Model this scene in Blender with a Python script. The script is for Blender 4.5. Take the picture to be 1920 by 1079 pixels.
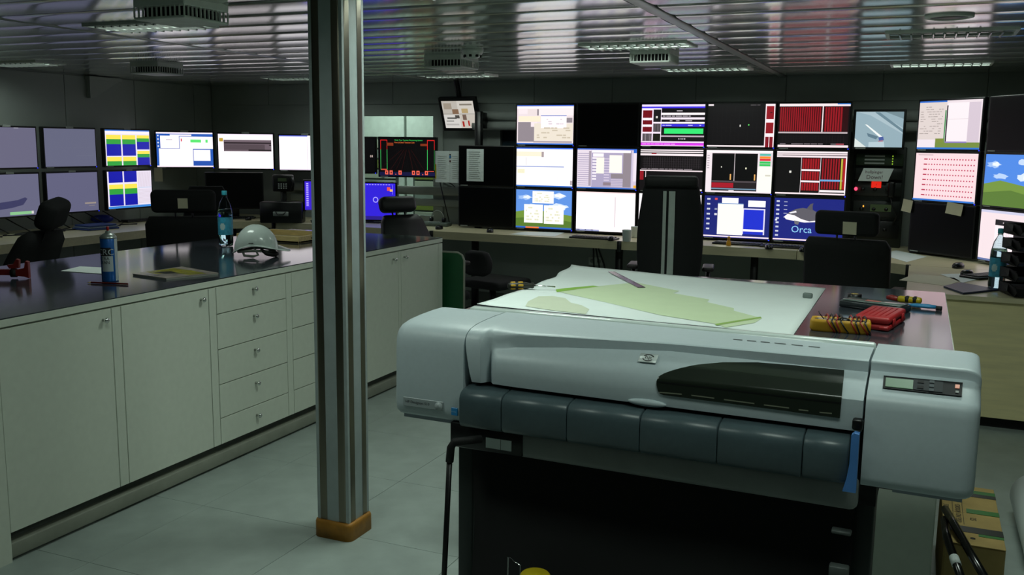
import bpy, bmesh, math, random
from mathutils import Vector, Matrix
random.seed(7)
S = bpy.context.scene
for o in list(bpy.data.objects):
    bpy.data.objects.remove(o)
PI = math.pi
# ------------------------------------------------------------------ camera
FPX, PITCH, ROLL, AZ, HC = 1767.7, .15129, .01155, .40499, 1.65
_cp, _sp, _cr, _sr = math.cos(PITCH), math.sin(PITCH), math.cos(ROLL), math.sin(ROLL)
_R = Matrix.Rotation(AZ, 3, 'Z')
FW = _R @ Vector((0, _cp, -_sp))
_u0 = Vector((0, _sp, _cp)); _r0 = Vector((1, 0, 0))
RT = _R @ (_cr * _r0 + _sr * _u0)
UP = _R @ (-_sr * _r0 + _cr * _u0)
CAM = Vector((0, 0, HC))
cd = bpy.data.cameras.new('camera'); cam = bpy.data.objects.new('camera', cd)
S.collection.objects.link(cam)
cam.matrix_world = Matrix(((RT.x, UP.x, -FW.x, 0), (RT.y, UP.y, -FW.y, 0), (RT.z, UP.z, -FW.z, HC), (0, 0, 0, 1)))
cd.sensor_fit = 'HORIZONTAL'; cd.sensor_width = 36; cd.lens = FPX / 1920 * 36
cd.clip_start = .05; cd.clip_end = 60
S.camera = cam
# ------------------------------------------------------------------ world, lights, exposure
W = bpy.data.worlds.new('world'); S.world = W; W.use_nodes = True
W.node_tree.nodes['Background'].inputs[0].default_value = (.05, .06, .055, 1)
W.node_tree.nodes['Background'].inputs[1].default_value = .05
S.view_settings.view_transform = 'Standard'; S.view_settings.look = 'None'
S.view_settings.gamma = 1; S.view_settings.exposure = 0; S.view_settings.use_curve_mapping = False
ZC = 2.28
LAMPS = [  # x, y of the ceiling troffers that are switched on, watts
    (-1.72, 3.62, 15.5), (.2, 3.62, 12.5), (-2.0, 1.95, 7.6), (-.1, 1.95, 7.2)]
def _onz(px, py, z):
    d = FW + RT * ((px - 960) / FPX) - UP * ((py - 539.5) / FPX); return CAM + d * ((z - HC) / d.z)
DIM = [((282, 48), 7.), ((40, 119), 4.), ((560, 146), 4.), ((858, 141.5), 4.5), ((1196, 85), 6.), ((1326, 129), 4.5), ((1764, 120), 5.)]  # troffers in view, a dim glow added to lift desks and wall
for x, y, w in LAMPS + [(_onz(*q, ZC).x, _onz(*q, ZC).y, w) for q, w in DIM]:
    ld = bpy.data.lights.new('tube_light', 'AREA'); ld.shape = 'RECTANGLE'; ld.size = .66; ld.size_y = .24
    ld.energy = w; ld.color = (.86, 1.0, .90); ld.spread = math.radians(165)
    lo = bpy.data.objects.new('tube_light', ld); lo.location = (x, y, ZC - .012); S.collection.objects.link(lo)

# ------------------------------------------------------------------ helpers: pixel rays to real places
def ray(x, y): return FW + RT * ((x - 960) / FPX) - UP * ((y - 539.5) / FPX)
def onz(x, y, z): d = ray(x, y); return CAM + d * ((z - HC) / d.z)
def ony(x, y, Y): d = ray(x, y); return CAM + d * (Y / d.y)
def onx(x, y, X): d = ray(x, y); return CAM + d * (X / d.x)
def atd(x, y, dep): return CAM + ray(x, y) * dep

# ------------------------------------------------------------------ materials
def lin(c): return c / 12.92 if c <= .04045 else ((c + .055) / 1.055) ** 2.4
def hexc(h): return tuple(lin(int(h[i:i + 2], 16) / 255) for i in (0, 2, 4))
MC = {}
def mat(name, h, rough=.5, metal=0., var=.08, scale=12., bump=0., bscale=80., spec=.5, stretch=None, coat=0.):
    if name in MC: return MC[name]
    m = bpy.data.materials.new(name); m.use_nodes = True; nt = m.node_tree
    b = nt.nodes['Principled BSDF']; c = hexc(h) if isinstance(h, str) else h
    b.inputs['Roughness'].default_value = rough; b.inputs['Metallic'].default_value = metal
    b.inputs['Specular IOR Level'].default_value = spec; b.inputs['Coat Weight'].default_value = coat
    tc = nt.nodes.new('ShaderNodeTexCoord'); mp = nt.nodes.new('ShaderNodeMapping')
    nt.links.new(tc.outputs['Object'], mp.inputs[0])
    if stretch: mp.inputs['Scale'].default_value = stretch
    n = nt.nodes.new('ShaderNodeTexNoise'); n.inputs['Scale'].default_value = scale; n.inputs['Detail'].default_value = 4
    nt.links.new(mp.outputs[0], n.inputs['Vector'])
    r = nt.nodes.new('ShaderNodeValToRGB')
    r.color_ramp.elements[0].position = .3; r.color_ramp.elements[1].position = .7
    r.color_ramp.elements[0].color = tuple(max(0, x * (1 - var)) for x in c) + (1,)
    r.color_ramp.elements[1].color = tuple(min(1, x * (1 + var)) for x in c) + (1,)
    nt.links.new(n.outputs[0], r.inputs[0]); nt.links.new(r.outputs[0], b.inputs['Base Color'])
    if bump:
        n2 = nt.nodes.new('ShaderNodeTexNoise'); n2.inputs['Scale'].default_value = bscale
        bp = nt.nodes.new('ShaderNodeBump'); bp.inputs['Strength'].default_value = bump; bp.inputs['Distance'].default_value = .002
        nt.links.new(mp.outputs[0], n2.inputs['Vector'])
        nt.links.new(n2.outputs[0], bp.inputs['Height']); nt.links.new(bp.outputs[0], b.inputs['Normal'])
    MC[name] = m; return m
SCREEN = 1.15
def emat(h, k=1.):
    key = 'lit_%s_%.2f' % (h, k)
    if key in MC: return MC[key]
    m = bpy.data.materials.new(key); m.use_nodes = True; nt = m.node_tree; b = nt.nodes['Principled BSDF']
    b.inputs['Base Color'].default_value = (.01, .01, .012, 1); b.inputs['Roughness'].default_value = .35
    b.inputs['Emission Color'].default_value = hexc(h) + (1,); b.inputs['Emission Strength'].default_value = k * SCREEN
    MC[key] = m; return m
def clear(name, h, rough=.03, ior=1.4, alpha=None):
    if name in MC: return MC[name]
    m = bpy.data.materials.new(name); m.use_nodes = True; b = m.node_tree.nodes['Principled BSDF']
    b.inputs['Base Color'].default_value = hexc(h) + (1,); b.inputs['Transmission Weight'].default_value = 1
    b.inputs['Roughness'].default_value = rough; b.inputs['IOR'].default_value = ior
    if alpha is not None: b.inputs['Alpha'].default_value = alpha
    MC[name] = m; return m

M_CEIL = mat('ceiling_metal', (.60, .65, .62), .15, .7, .04, 2, .004, 2, stretch=(.3, 1, 1))
M_TRIM = mat('ceiling_trim', '8a938c', .35, .6)
M_FLOOR = mat('floor_vinyl', '9aa5a0', .42, 0, .10, 7, .05, 140)
M_GAP = mat('floor_gap', '59625d', .7)
M_WALL = mat('wall_paint', 'a0a8a3', .55, 0, .05, 3)
M_WALL2 = mat('wall_panel_pale', 'a8b0aa', .5, 0, .05, 3)
M_CAB = mat('white_laminate', 'c9cfc2', .42, 0, .025, 30)
M_PLINTH = mat('plinth_grey', '5c625c', .6)
M_RAIL = mat('plinth_rail', '83867a', .5)
M_TOP = mat('dark_laminate', '33383e', .12, 0, .22, 160, 0, 300, spec=.9)
M_CHROME = mat('chrome', 'd8dad8', .16, 1.)
M_STEEL = mat('brushed_steel', '857f72', .30, 1., .10, 14, .02, 40, stretch=(1, 1, .08))
M_STRIP = mat('grey_strip', '9aa4a4', .45)
M_OCHRE = mat('ochre_wood', 'a06c1c', .55, 0, .22, 25, .15, 60)
M_BIRCH = mat('birch_laminate', 'e6daa8', .40, 0, .08, 9, 0, 80, stretch=(.4, .4, 4))
M_BIRCHT = mat('birch_worktop', 'cfc6a4', .33, 0, .06, 9, stretch=(.5, 5, 5))
M_BLACK = mat('black_plastic', '0b0c0d', .38, 0, .1, 30)
M_BLACKM = mat('matte_black', '0a0b0b', .7, 0, .2, 40)
M_FAB = mat('black_fabric', '0d0f10', .85, 0, .3, 120, .3, 300)
M_LEATHER = mat('black_leather', '16191a', .45, 0, .15, 60, .15, 220)
M_OFF = mat('dark_glass', '050607', .35, 0, .05, spec=.25)
M_PRN = mat('printer_shell', 'bfccd1', .42, 0, .02, 60, .03, 500)
M_PRNU = mat('printer_underside', 'a4aeb8', .5)
M_PRND = mat('printer_slate', '4a5a5f', .36, 0, .06, 60, .03, 400)
M_DKLEG = mat('dark_leg', '232c2a', .5)
M_PAPER = mat('white_paper', 'dfe8e6', .6, 0, .015, 8)
M_PAPERB = mat('cream_paper', 'cfc9ae', .65, 0, .03, 8)
M_WOOD = mat('pine', 'd2ba80', .5, 0, .15, 14, stretch=(1, 6, 6))
M_CARD = mat('cardboard', '9c8550', .8, 0, .1, 14)
M_INK = mat('ink_black', '1a1c1c', .6)
M_GREYL = mat('grey_label', '9aa09c', .5)
M_ALU = mat('louvre_aluminium', 'c4ccc6', .25, .9)
M_VENT = mat('vent_white', 'd9dfd8', .5)
M_DARKIN = mat('dark_inside', '0c0e0d', .8)

# ------------------------------------------------------------------ mesh builder
class MB:
    def __init__(s): s.v = []; s.f = []; s.mi = []; s.sm = []
    def add(s, vs, fs, mi=0, sm=False, M=None):
        k = len(s.v)
        s.v += [tuple(M @ Vector(v)) if M else tuple(v) for v in vs]
        for f in fs: s.f.append([i + k for i in f]); s.mi.append(mi); s.sm.append(sm)
        return s
    def box(s, x0, x1, y0, y1, z0, z1, mi=0, M=None):
        vs = [(x, y, z) for z in (z0, z1) for y in (y0, y1) for x in (x0, x1)]
        return s.add(vs, [(0, 2, 3, 1), (4, 5, 7, 6), (0, 1, 5, 4), (2, 6, 7, 3), (0, 4, 6, 2), (1, 3, 7, 5)], mi, False, M)
    def rb(s, x0, x1, y0, y1, z0, z1, r=.01, seg=2, mi=0, M=None, sm=True):
        bm = bmesh.new(); bmesh.ops.create_cube(bm, size=1)
        for v in bm.verts:
            v.co = Vector((x0 + (v.co.x + .5) * (x1 - x0), y0 + (v.co.y + .5) * (y1 - y0), z0 + (v.co.z + .5) * (z1 - z0)))
        r = min(r, .49 * min(x1 - x0, y1 - y0, z1 - z0))
        bmesh.ops.bevel(bm, geom=bm.edges[:], offset=r, segments=seg, profile=.5, affect='EDGES')
        bm.verts.index_update()
        s.add([v.co.copy() for v in bm.verts], [[v.index for v in f.verts] for f in bm.faces], mi, sm, M)
        bm.free(); return s
    def loft(s, rings, mi=0, sm=True, closed=True, caps=True, M=None):
        n = len(rings[0]); vs = [p for r in rings for p in r]; fs = []
        for a in range(len(rings) - 1):
            for i in range(n if closed else n - 1):
                j = (i + 1) % n
                fs.append((a * n + i, a * n + j, (a + 1) * n + j, (a + 1) * n + i))
        if caps and closed:
            fs.append(tuple(reversed(range(n)))); fs.append(tuple((len(rings) - 1) * n + i for i in range(n)))
        return s.add(vs, fs, mi, sm, M)
    def cyl(s, p0, p1, r0, r1=None, n=14, mi=0, M=None, sm=True):
        return s.tube([p0, p1], [r0, r0 if r1 is None else r1], n, mi, M, sm)
    def tube(s, pts, r, n=8, mi=0, M=None, sm=True):
        pts = [Vector(p) for p in pts]; rr = r if isinstance(r, (list, tuple)) else [r] * len(pts)
        rings = []; prev = None
        for i, p in enumerate(pts):
            t = (pts[min(i + 1, len(pts) - 1)] - pts[max(i - 1, 0)]).normalized()
            a = prev - t * prev.dot(t) if prev is not None else t.orthogonal()
            if a.length < 1e-6: a = t.orthogonal()
            a.normalize(); prev = a; b = t.cross(a)
            rings.append([p + (a * math.cos(2 * PI * k / n) + b * math.sin(2 * PI * k / n)) * rr[i] for k in range(n)])
        return s.loft(rings, mi, sm, M=M)
    def lathe(s, prof, n=24, mi=0, M=None, sm=True):
        return s.loft([[(r * math.cos(2 * PI * k / n), r * math.sin(2 * PI * k / n), z) for k in range(n)] for r, z in prof], mi, sm, M=M)
    def prism(s, pts, z0, z1, mi=0, M=None, top=None):
        n = len(pts); vs = [(x, y, z0) for x, y in pts] + [(x, y, z1) for x, y in pts]
        s.add(vs, [tuple((i, (i + 1) % n, n + (i + 1) % n, n + i)) for i in range(n)] + [tuple(reversed(range(n)))], mi, False, M)
        return s.add(vs[n:], [tuple(range(n))], mi if top is None else top, False, M)
    def quad(s, a, b, c, d, mi=0, M=None): return s.add([a, b, c, d], [(0, 1, 2, 3)], mi, False, M)
    def sph(s, c, rx, ry, rz, n=16, m=10, mi=0, M=None):
        c = Vector(c); rings = []
        for j in range(m + 1):
            ph = PI * (j + .001 if j == 0 else (j - .001 if j == m else j)) / m
            rings.append([c + Vector((rx * math.sin(ph) * math.cos(2 * PI * k / n), ry * math.sin(ph) * math.sin(2 * PI * k / n), -rz * math.cos(ph))) for k in range(n)])
        return s.loft(rings, mi, True, M=M)
    def text(s, txt, size, M, mi=0, ax='LEFT'):
        vs, fs, w = text_geo(txt); k = size
        off = {'LEFT': 0, 'CENTER': -w / 2, 'RIGHT': -w}[ax]
        return s.add([((x + off) * k, y * k, 0) for x, y in vs], fs, mi, False, M)
    def build(s, name, m, parent=None, loc=(0, 0, 0), rot=(0, 0, 0)):
        me = bpy.data.meshes.new(name); me.from_pydata(s.v, [], s.f)
        for x in (m if isinstance(m, (list, tuple)) else [m]): me.materials.append(x)
        me.polygons.foreach_set('material_index', s.mi); me.polygons.foreach_set('use_smooth', s.sm); me.update()
        return link(name, me, parent, loc, rot)
def link(name, me, parent=None, loc=(0, 0, 0), rot=(0, 0, 0)):
    o = bpy.data.objects.new(name, me); S.collection.objects.link(o)
    o.location = loc; o.rotation_euler = rot
    if parent: o.parent = parent
    return o
TG = {}
def text_geo(t):
    if t in TG: return TG[t]
    cu = bpy.data.curves.new('t', 'FONT'); cu.body = t; cu.size = 1; cu.resolution_u = 2
    ob = bpy.data.objects.new('t', cu); S.collection.objects.link(ob)
    dg = bpy.context.evaluated_depsgraph_get(); me = bpy.data.meshes.new_from_object(ob.evaluated_get(dg))
    vs = [(v.co.x, v.co.y) for v in me.vertices]; fs = [tuple(p.vertices) for p in me.polygons]
    bpy.data.objects.remove(ob); bpy.data.curves.remove(cu); bpy.data.meshes.remove(me)
    w = max([v[0] for v in vs] or [0]); TG[t] = (vs, fs, w); return TG[t]
def tag(o, label, cat, group=None):
    o['label'] = label; o['category'] = cat
    if group: o['group'] = group
    return o
def thing(name, label, cat, loc=(0, 0, 0), rz=0, group=None):
    o = bpy.data.objects.new(name, None); S.collection.objects.link(o); o.empty_display_size = .05
    o.location = loc; o.rotation_euler = (0, 0, rz); return tag(o, label, cat, group)
def struct(o): o['kind'] = 'structure'; return o
def TR(x, y, z): return Matrix.Translation((x, y, z))
def RX(a): return Matrix.Rotation(a, 4, 'X')
def RY(a): return Matrix.Rotation(a, 4, 'Y')
def RZ(a): return Matrix.Rotation(a, 4, 'Z')
FRONT = RX(PI / 2)          # text written in XY stands up facing -Y

# ------------------------------------------------------------------ room shell
XL, XR, YF, YB = -7.75, 2.6, -2.2, 9.0
fl = struct(MB().box(XL - .3, XR + .1, YF - .1, YB + .1, -.12, -.012).build('floor', M_GAP))
T = .65
tile = MB().rb(-T / 2 + .001, T / 2 - .001, -T / 2 + .001, T / 2 - .001, -.012, 0, .0008, 1, sm=False).build('floor_tile', M_FLOOR, fl)
first = True
for i in range(-8, 9):
    for j in range(-8, 9):
        c = (-2.9 + T / 2 + i * T, 3.22 + T / 2 + j * T, 0)
        if not (XL - .3 < c[0] < XR + .3 and YF - .1 < c[1] < YB + .2): continue
        if first: tile.location = c; first = False
        else:
            t = tile.copy(); t.location = c; t.parent = fl; S.collection.objects.link(t)
# ceiling: convex metal strips running across the room, in three bays
ce = struct(MB().box(XL - .3, XR + .1, YF - .1, YB + .1, ZC + .04, ZC + .1).build('ceiling', M_DARKIN))
PITCHC = .352
bays = [(XL - .2, -4.606), (-4.564, -1.252), (-1.168, XR)]
for bx0, bx1 in bays:
    prof = []
    n = 13; wv = PITCHC - .004
    for k in range(n + 1):
        t = k / n * 2 - 1
        prof.append((t * wv / 2, .0042 * t * t + (0.004 if k in (0, n) else 0)))
    pm = MB(); vs = []
    for y, z in prof: vs += [(bx0, y, z), (bx1, y, z)]
    pm.add(vs, [(2 * k, 2 * k + 1, 2 * k + 3, 2 * k + 2) for k in range(n)], 0, True)
    p0 = pm.build('ceiling_panel', M_CEIL, ce, (0, .146 + .352 * .5, ZC))
    for j in range(-8, 29):
        y = .146 + .176 + j * PITCHC
        if j == 0 or not YF < y < YB: continue
        p = p0.copy(); p.parent = ce; p.location = (0, y, ZC + random.uniform(-.0012, .0012))
        p.rotation_euler = (random.uniform(-.006, .006), 0, 0); S.collection.objects.link(p)
for x0, x1 in ((-4.600, -4.570), (-1.242, -1.178)):
    MB().rb(x0, x1, YF, YB, ZC - .004, ZC + .02, .003, 1).build('ceiling_joint_strip', mat('joint_strip', 'aeb6b0', .3, .4), ce)
# walls
wl = struct(MB().box(XL - .1, XL, YF, YB, 0, ZC + .05).build('wall_left', M_WALL))
wr = struct(MB().box(XR, XR + .1, YF, YB, 0, ZC + .05).build('wall_right', M_WALL))
wf = struct(MB().box(XL, XR, YF - .1, YF, 0, ZC + .05).build('wall_front', M_WALL))
WX0, WX1, WZ0, WZ1 = -5.95, -4.78, .87, 1.934
VX0, VX1, VZ0, VZ1 = -4.0, -3.2, 1.0, 1.81
wb = MB()
wb.box(XL, WX0, YB, YB + .12, 0, ZC + .05); wb.box(WX0, WX1, YB, YB + .12, 0, WZ0); wb.box(WX0, WX1, YB, YB + .12, WZ1, ZC + .05)
wb.box(WX1, VX0, YB, YB + .12, 0, ZC + .05); wb.box(VX0, VX1, YB, YB + .12, 0, VZ0); wb.box(VX0, VX1, YB, YB + .12, VZ1, ZC + .05)
wb.box(VX1, XR, YB, YB + .12, 0, ZC + .05)
wb = struct(wb.build('wall_back', M_WALL))
x = XL + .02
while x < XR - .1:           # upper wall panels with open joints
    w = .82
    MB().rb(x, min(x + w - .006, XR), YB - .014, YB, 2.06, ZC + .01, .002, 1, sm=False).build('wall_panel', M_WALL, wb)
    x += w
y = YF + .1
while y < YB - .1:
    MB().rb(XL, XL + .014, y, min(y + .9 - .006, YB - .015), .1, ZC - .01, .002, 1, sm=False).build('wall_panel', M_WALL, wl); y += .9
# window to the equipment room
def frame(mb, x0, x1, z0, z1, t, y0, y1):
    mb.box(x0 - t, x0, y0, y1, z0 - t, z1 + t); mb.box(x1, x1 + t, y0, y1, z0 - t, z1 + t)
    mb.box(x0, x1, y0, y1, z1, z1 + t); mb.box(x0, x1, y0, y1, z0 - t, z0); return mb
w1 = struct(frame(MB(), WX0, WX1, WZ0, WZ1, .115, YB - .022, YB - .001).build('window_1', M_WALL2))
MB().box(WX0, WX1, YB + .05, YB + .056, WZ0, WZ1).build('window_pane', clear('window_glass', 'e8f4f0', .01, 1.02), w1)
w2 = struct(frame(MB(), VX0, VX1, VZ0, VZ1, .15, YB - .022, YB - .001).build('window_2', M_WALL2))
MB().box(VX0, VX1, YB + .03, YB + .036, VZ0, VZ1).build('window_pane', mat('blue_grey_glass', '2c3c44', .12), w2)
nb = MB(); Y0, Y1 = YB + .12, YB + 1.9
for nm_, a in (('wall_rack_back', (-7.2, -2.9, Y1, Y1 + .05, 0, 2.5)), ('wall_rack_left', (-7.25, -7.2, Y0, Y1, 0, 2.5)), ('wall_rack_right', (-2.9, -2.85, Y0, Y1, 0, 2.5)), ('ceiling_rack', (-7.2, -2.9, Y0, Y1, 2.5, 2.55)), ('floor_rack', (-7.2, -2.9, Y0, Y1, -.05, 0))):
    struct(MB().box(*a).build(nm_, M_WALL2))
ld = bpy.data.lights.new('rack_room_light', 'AREA'); ld.size = .7; ld.size_y = .3; ld.shape = 'RECTANGLE'; ld.energy = 15; ld.color = (.85, 1, .92)
lo = bpy.data.objects.new('rack_room_light', ld); lo.location = (-5.9, YB + .55, 2.42); S.collection.objects.link(lo)
g = 'racks in the equipment room'
for k, (x0, x1) in enumerate(((-6.62, -5.86), (-5.83, -5.07))):
    t = thing('equipment_rack', ('white equipment rack seen through the window, left of the door gap', 'white equipment rack seen through the window, with red lamp')[k], 'rack', ((x0 + x1) / 2, YB + 1.25, 0), 0, g)
    hw = (x1 - x0) / 2
    MB().rb(-hw, hw, 0, .6, 0, 2.15, .008, 1, sm=False).build('cabinet_body', mat('rack_white', 'd3dad2', .45), t)
    MB().rb(-hw + .1, hw - .08, -.012, .03, .5, 1.72, .004, 1, sm=False).build('glass_door', mat('rack_glass', '4a524c', .3), t)
    for i in range(9):
        z = .58 + i * .125
        u = MB().rb(-hw + .13, hw - .11, -.03, 0, z, z + .105, .004, 1, sm=False).build('rack_unit', mat(('unit_olive', 'unit_grey', 'unit_cream')[(i + k) % 3], ('7f8a3a', '8c948e', 'aeb2a2')[(i + k) % 3], .5), t)
        MB().cyl((.1, -.03, z + .05), (.1, -.05, z + .05), .022, n=12).build('unit_dial', M_BLACK, u)
    if k: MB().cyl((-hw + .17, -.03, 1.66), (-hw + .17, -.045, 1.66), .018, n=10).build('red_lamp', emat('ff2a20', 1.2), t)
# skirting
struct(MB().box(XL, XR, YB - .02, YB, 0, .09).build('baseboard_back', M_PLINTH))
# V-shaped bracket hanging on the left wall
t = thing('wall_bracket', 'grey triangular bracket under ceiling on the left wall', 'bracket', (XL + .016, onx(168, 184, XL + .03).y, onx(168, 184, XL + .03).z))
hb_ = ZC - .04 - t.location.z; MB().prism([(-.02, 0), (.02, 0), (.36, hb_), (-.02, hb_)], 0, .05, M=RZ(PI / 2) @ FRONT).build('gusset_plate', M_WALL2, t)
MB().box(0, .07, -.04, .38, hb_, hb_ + .03).build('top_flange', M_WALL2, t)

# ------------------------------------------------------------------ ceiling fixtures
def troffer(x, y, label, lit=0, w=.66):
    t = thing('ceiling_light', label, 'light', (x, y, ZC - .004), 0, 'louvre ceiling lights')
    d = .27
    f = MB(); f.box(-w / 2 - .02, w / 2 + .02, -d / 2 - .02, -d / 2, -.006, .02); f.box(-w / 2 - .02, w / 2 + .02, d / 2, d / 2 + .02, -.006, .02)
    f.box(-w / 2 - .02, -w / 2, -d / 2, d / 2, -.006, .02); f.box(w / 2, w / 2 + .02, -d / 2, d / 2, -.006, .02)
    f.build('frame', M_VENT, t)
    MB().box(-w / 2, w / 2, -d / 2, d / 2, .002, .006).build('reflector', emat('e8fff0', lit) if lit else M_ALU, t)
    fin = None; n = 11
    for k in range(1, n):
        xx = -w / 2 + w * k / n
        if fin is None: fin = MB().prism([(-.003, -.016), (.003, -.016), (.009, 0), (-.009, 0)], -d / 2, d / 2, M=RX(-PI / 2) @ RZ(PI)).build('louvre_fin', M_ALU, t, (xx, 0, 0))
        else:
            c = fin.copy(); c.parent = t; c.location = (xx, 0, 0); S.collection.objects.link(c)
    MB().box(-w / 2, w / 2, -.004, .004, -.014, 0).build('centre_fin', M_ALU, t)
    return t
for (px, py), lab in (((282, 48), 'louvre light with added dim glow beside the large ceiling vent at upper left'), ((40, 119), 'louvre light above the grey screens on the left'), ((560, 146), 'louvre light above the corner screens beside the pillar'),
                      ((858, 141.5), 'louvre light behind the smoke detector near the back wall'), ((1196, 85), 'louvre light in middle of ceiling, left of double joint strip'),
                      ((1326, 129), 'louvre light above the purple screen near the back wall'), ((1764, 120), 'louvre light above the satellite picture screen'),):
    p = onz(px, py, ZC); troffer(p.x, p.y, lab, .45)
for k, (x, y, w) in enumerate(LAMPS):
    troffer(x, y, ('lit louvre light above the printer and pillar', 'lit louvre light above the right end of printer', 'lit louvre light behind the camera on the left', 'lit louvre light behind the camera on the right')[k], 3.)
p = onz(1782, 62, ZC); t = troffer(p.x, p.y, 'dark slotted louvre light at upper right of ceiling', w=.62)
def vent(cx, cy, s, label):
    t = thing('air_vent', label, 'vent', (cx, cy, ZC), 0, 'box air diffusers on the ceiling')
    h = .075
    MB().rb(-s / 2, s / 2, -s / 2, s / 2, -h - .012, -h, .004, 1, sm=False).build('bottom_plate', M_VENT, t)
    MB().rb(-s / 2, s / 2, -s / 2, s / 2, -.03, .012, .004, 1, sm=False).build('top_flange', M_VENT, t)
    MB().box(-s / 2 + .035, s / 2 - .035, -s / 2 + .035, s / 2 - .035, -h, -.03).build('dark_core', M_DARKIN, t)
    n = 11
    fin = None
    for sd in range(4):
        for k in range(n + 1):
            a = -s / 2 + .004 + (s - .008) * k / n
            pos = [(a, -s / 2 + .004), (s / 2 - .004, a), (-a, s / 2 - .004), (-s / 2 + .004, -a)][sd]
            if fin is None: fin = MB().box(-.0022, .0022, -.004, .004, -h, -.03).build('grille_fin', M_VENT, t, (pos[0], pos[1], 0))
            else:
                c = fin.copy(); c.parent = t; c.location = (pos[0], pos[1], 0); c.rotation_euler = (0, 0, sd * PI / 2); S.collection.objects.link(c)
for (px, py), s, lab in (((330, 40), .30, 'large box air vent at upper left, nearest the camera'), ((288, 139), .30, 'box air vent above the yellow and blue screens'),
                         ((842, 128), .30, 'box air vent hanging under the smoke detector'), ((1224, 119), .27, 'box air vent above the purple screen')):
    p = onz(px, py, ZC - .085); vent(p.x, p.y + .04, s, lab)
p = onz(886, 93, ZC); t = thing('smoke_detector', 'white round smoke detector on the ceiling', 'detector', (p.x, p.y, ZC))
MB().lathe([(.06, .006), (.075, 0), (.072, -.02), (.05, -.05), (.03, -.06), (.001, -.062)]).build('housing', mat('detector_white', 'e2e8e2', .35), t)
for k in range(8):
    a = k * PI / 4 + .2; MB().box(-.009, .009, -.004, .004, -.052, -.036, M=RZ(a) @ TR(0, -.058, 0)).build('sensor_slot', M_DARKIN, t)
p = onz(1780, 30, ZC); t = thing('ceiling_speaker', 'round speaker grille flush in the ceiling at upper right', 'speaker', (p.x, p.y, ZC))
MB().lathe([(.11, .006), (.11, -.008), (.09, -.012), (.085, -.006)]).build('ring', M_VENT, t)
MB().lathe([(.086, 0), (.086, -.007), (.001, -.008)]).build('grille', mat('grille_dark', '555b55', .5), t)

# ------------------------------------------------------------------ pillar
t = struct(thing('trim_1', 'square stainless pillar with grey strips and ochre base', 'pillar', (-2.161, 3.245, 0)))
hs = .079
MB().box(-hs + .0015, hs - .0015, -hs + .0015, hs - .0015, .02, ZC + .03).build('pillar_core', M_STRIP, t)
cr = None
for k in range(4):
    prof = [(-.026, -hs), (-.03, -hs + .006)]
    R = .024; pts = [(hs - .050, -hs)]
    for a in range(9):
        an = -PI / 2 + a * PI / 16; pts.append((hs - R + R * math.cos(an), -hs + R + R * math.sin(an)))
    pts += [(hs, -hs + .050), (hs - .008, -hs + .050), (hs - .008, -hs + .008), (hs - .050, -hs + .008)]
    if cr is None: cr = MB().prism(pts, .02, ZC + .03).build('corner_profile', M_STEEL, t)
    else:
        c = cr.copy(); c.parent = t; c.rotation_euler = (0, 0, k * PI / 2); S.collection.objects.link(c)
for p_ in cr.data.polygons: p_.use_smooth = len(p_.vertices) == 4
for c in t.children:
    if c.name.startswith('corner_profile'): e_ = c.modifiers.new('edges', 'EDGE_SPLIT'); e_.split_angle = math.radians(35)
def rrect(hx, hy, r, n=5):
    pts = []
    for cx, cy, a0 in ((hx - r, -hy + r, -PI / 2), (hx - r, hy - r, 0), (-hx + r, hy - r, PI / 2), (-hx + r, -hy + r, PI)):
        for k in range(n + 1):
            a = a0 + k * PI / 2 / n; pts.append((cx + r * math.cos(a), cy + r * math.sin(a)))
    return pts
MB().loft([[(x, y, z) for x, y in rrect(h, h, .03)] for h, z in ((.0925, 0), (.0925, .064), (.0905, .072), (.086, .076))]).build('base_collar', M_OCHRE, t)

# ------------------------------------------------------------------ long white cabinet on the left
XF = -3.171; YA, YE = 2.385, 6.10; ZT = .97
def knob_mesh():
    return MB().lathe([(.006, 0), (.006, .014), (.009, .016), (.0125, .022), (.0125, .026), (.008, .031), (.001, .032)], 14, M=RY(PI / 2))
KN = None
def knob(parent, y, z):
    global KN
    if KN is None: KN = knob_mesh().build('knob', M_CHROME, parent, (XF, y, z)); return
    c = KN.copy(); c.parent = parent; c.location = (XF, y, z); S.collection.objects.link(c)
cb = thing('cabinet', 'long white cabinet with doors and drawers along the left', 'cabinet', (0, 0, 0))
b = MB(); XB = -4.50
b.box(XB, XF - .02, YA, YE, .112, .93); b.box(XB, XF, YA, 2.447, 0, .93)
b.build('carcass', M_CAB, cb)
MB().box(XB + .05, XF - .06, 2.447, YE - .02, 0, .112).build('plinth', M_PLINTH, cb)
MB().rb(XF - .055, XF - .004, 2.447, YE - .01, .012, .075, .006, 2).build('kick_rail', M_RAIL, cb)
MB().rb(XB, XF, YA, YE, .935, .966, .002, 1, sm=False).build('edge_band', M_CAB, cb)
MB().box(XB, XF - .001, YA + .001, YE - .001, .962, ZT).build('worktop', M_TOP, cb)
def front(y0, y1, z0, z1, name):
    return MB().rb(XF - .019, XF, y0 + .0022, y1 - .0022, z0 + .0022, z1 - .0022, .001, 1, sm=False).build(name, M_CAB, cb)
for y0, y1, k in ((2.447, 3.004, 2.955), (3.057, 3.614, 3.556), (4.92, 5.46, 5.391), (5.496, 6.035, 5.534)):
    d = front(y0, y1, .118, .93, 'door'); knob(d, k, .884)
for y0, y1 in ((3.004, 3.057), (3.614, 3.668), (4.231, 4.283), (4.85, 4.92), (5.46, 5.496), (6.035, 6.10)):
    front(y0, y1, .118, .93, 'stile')
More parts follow.
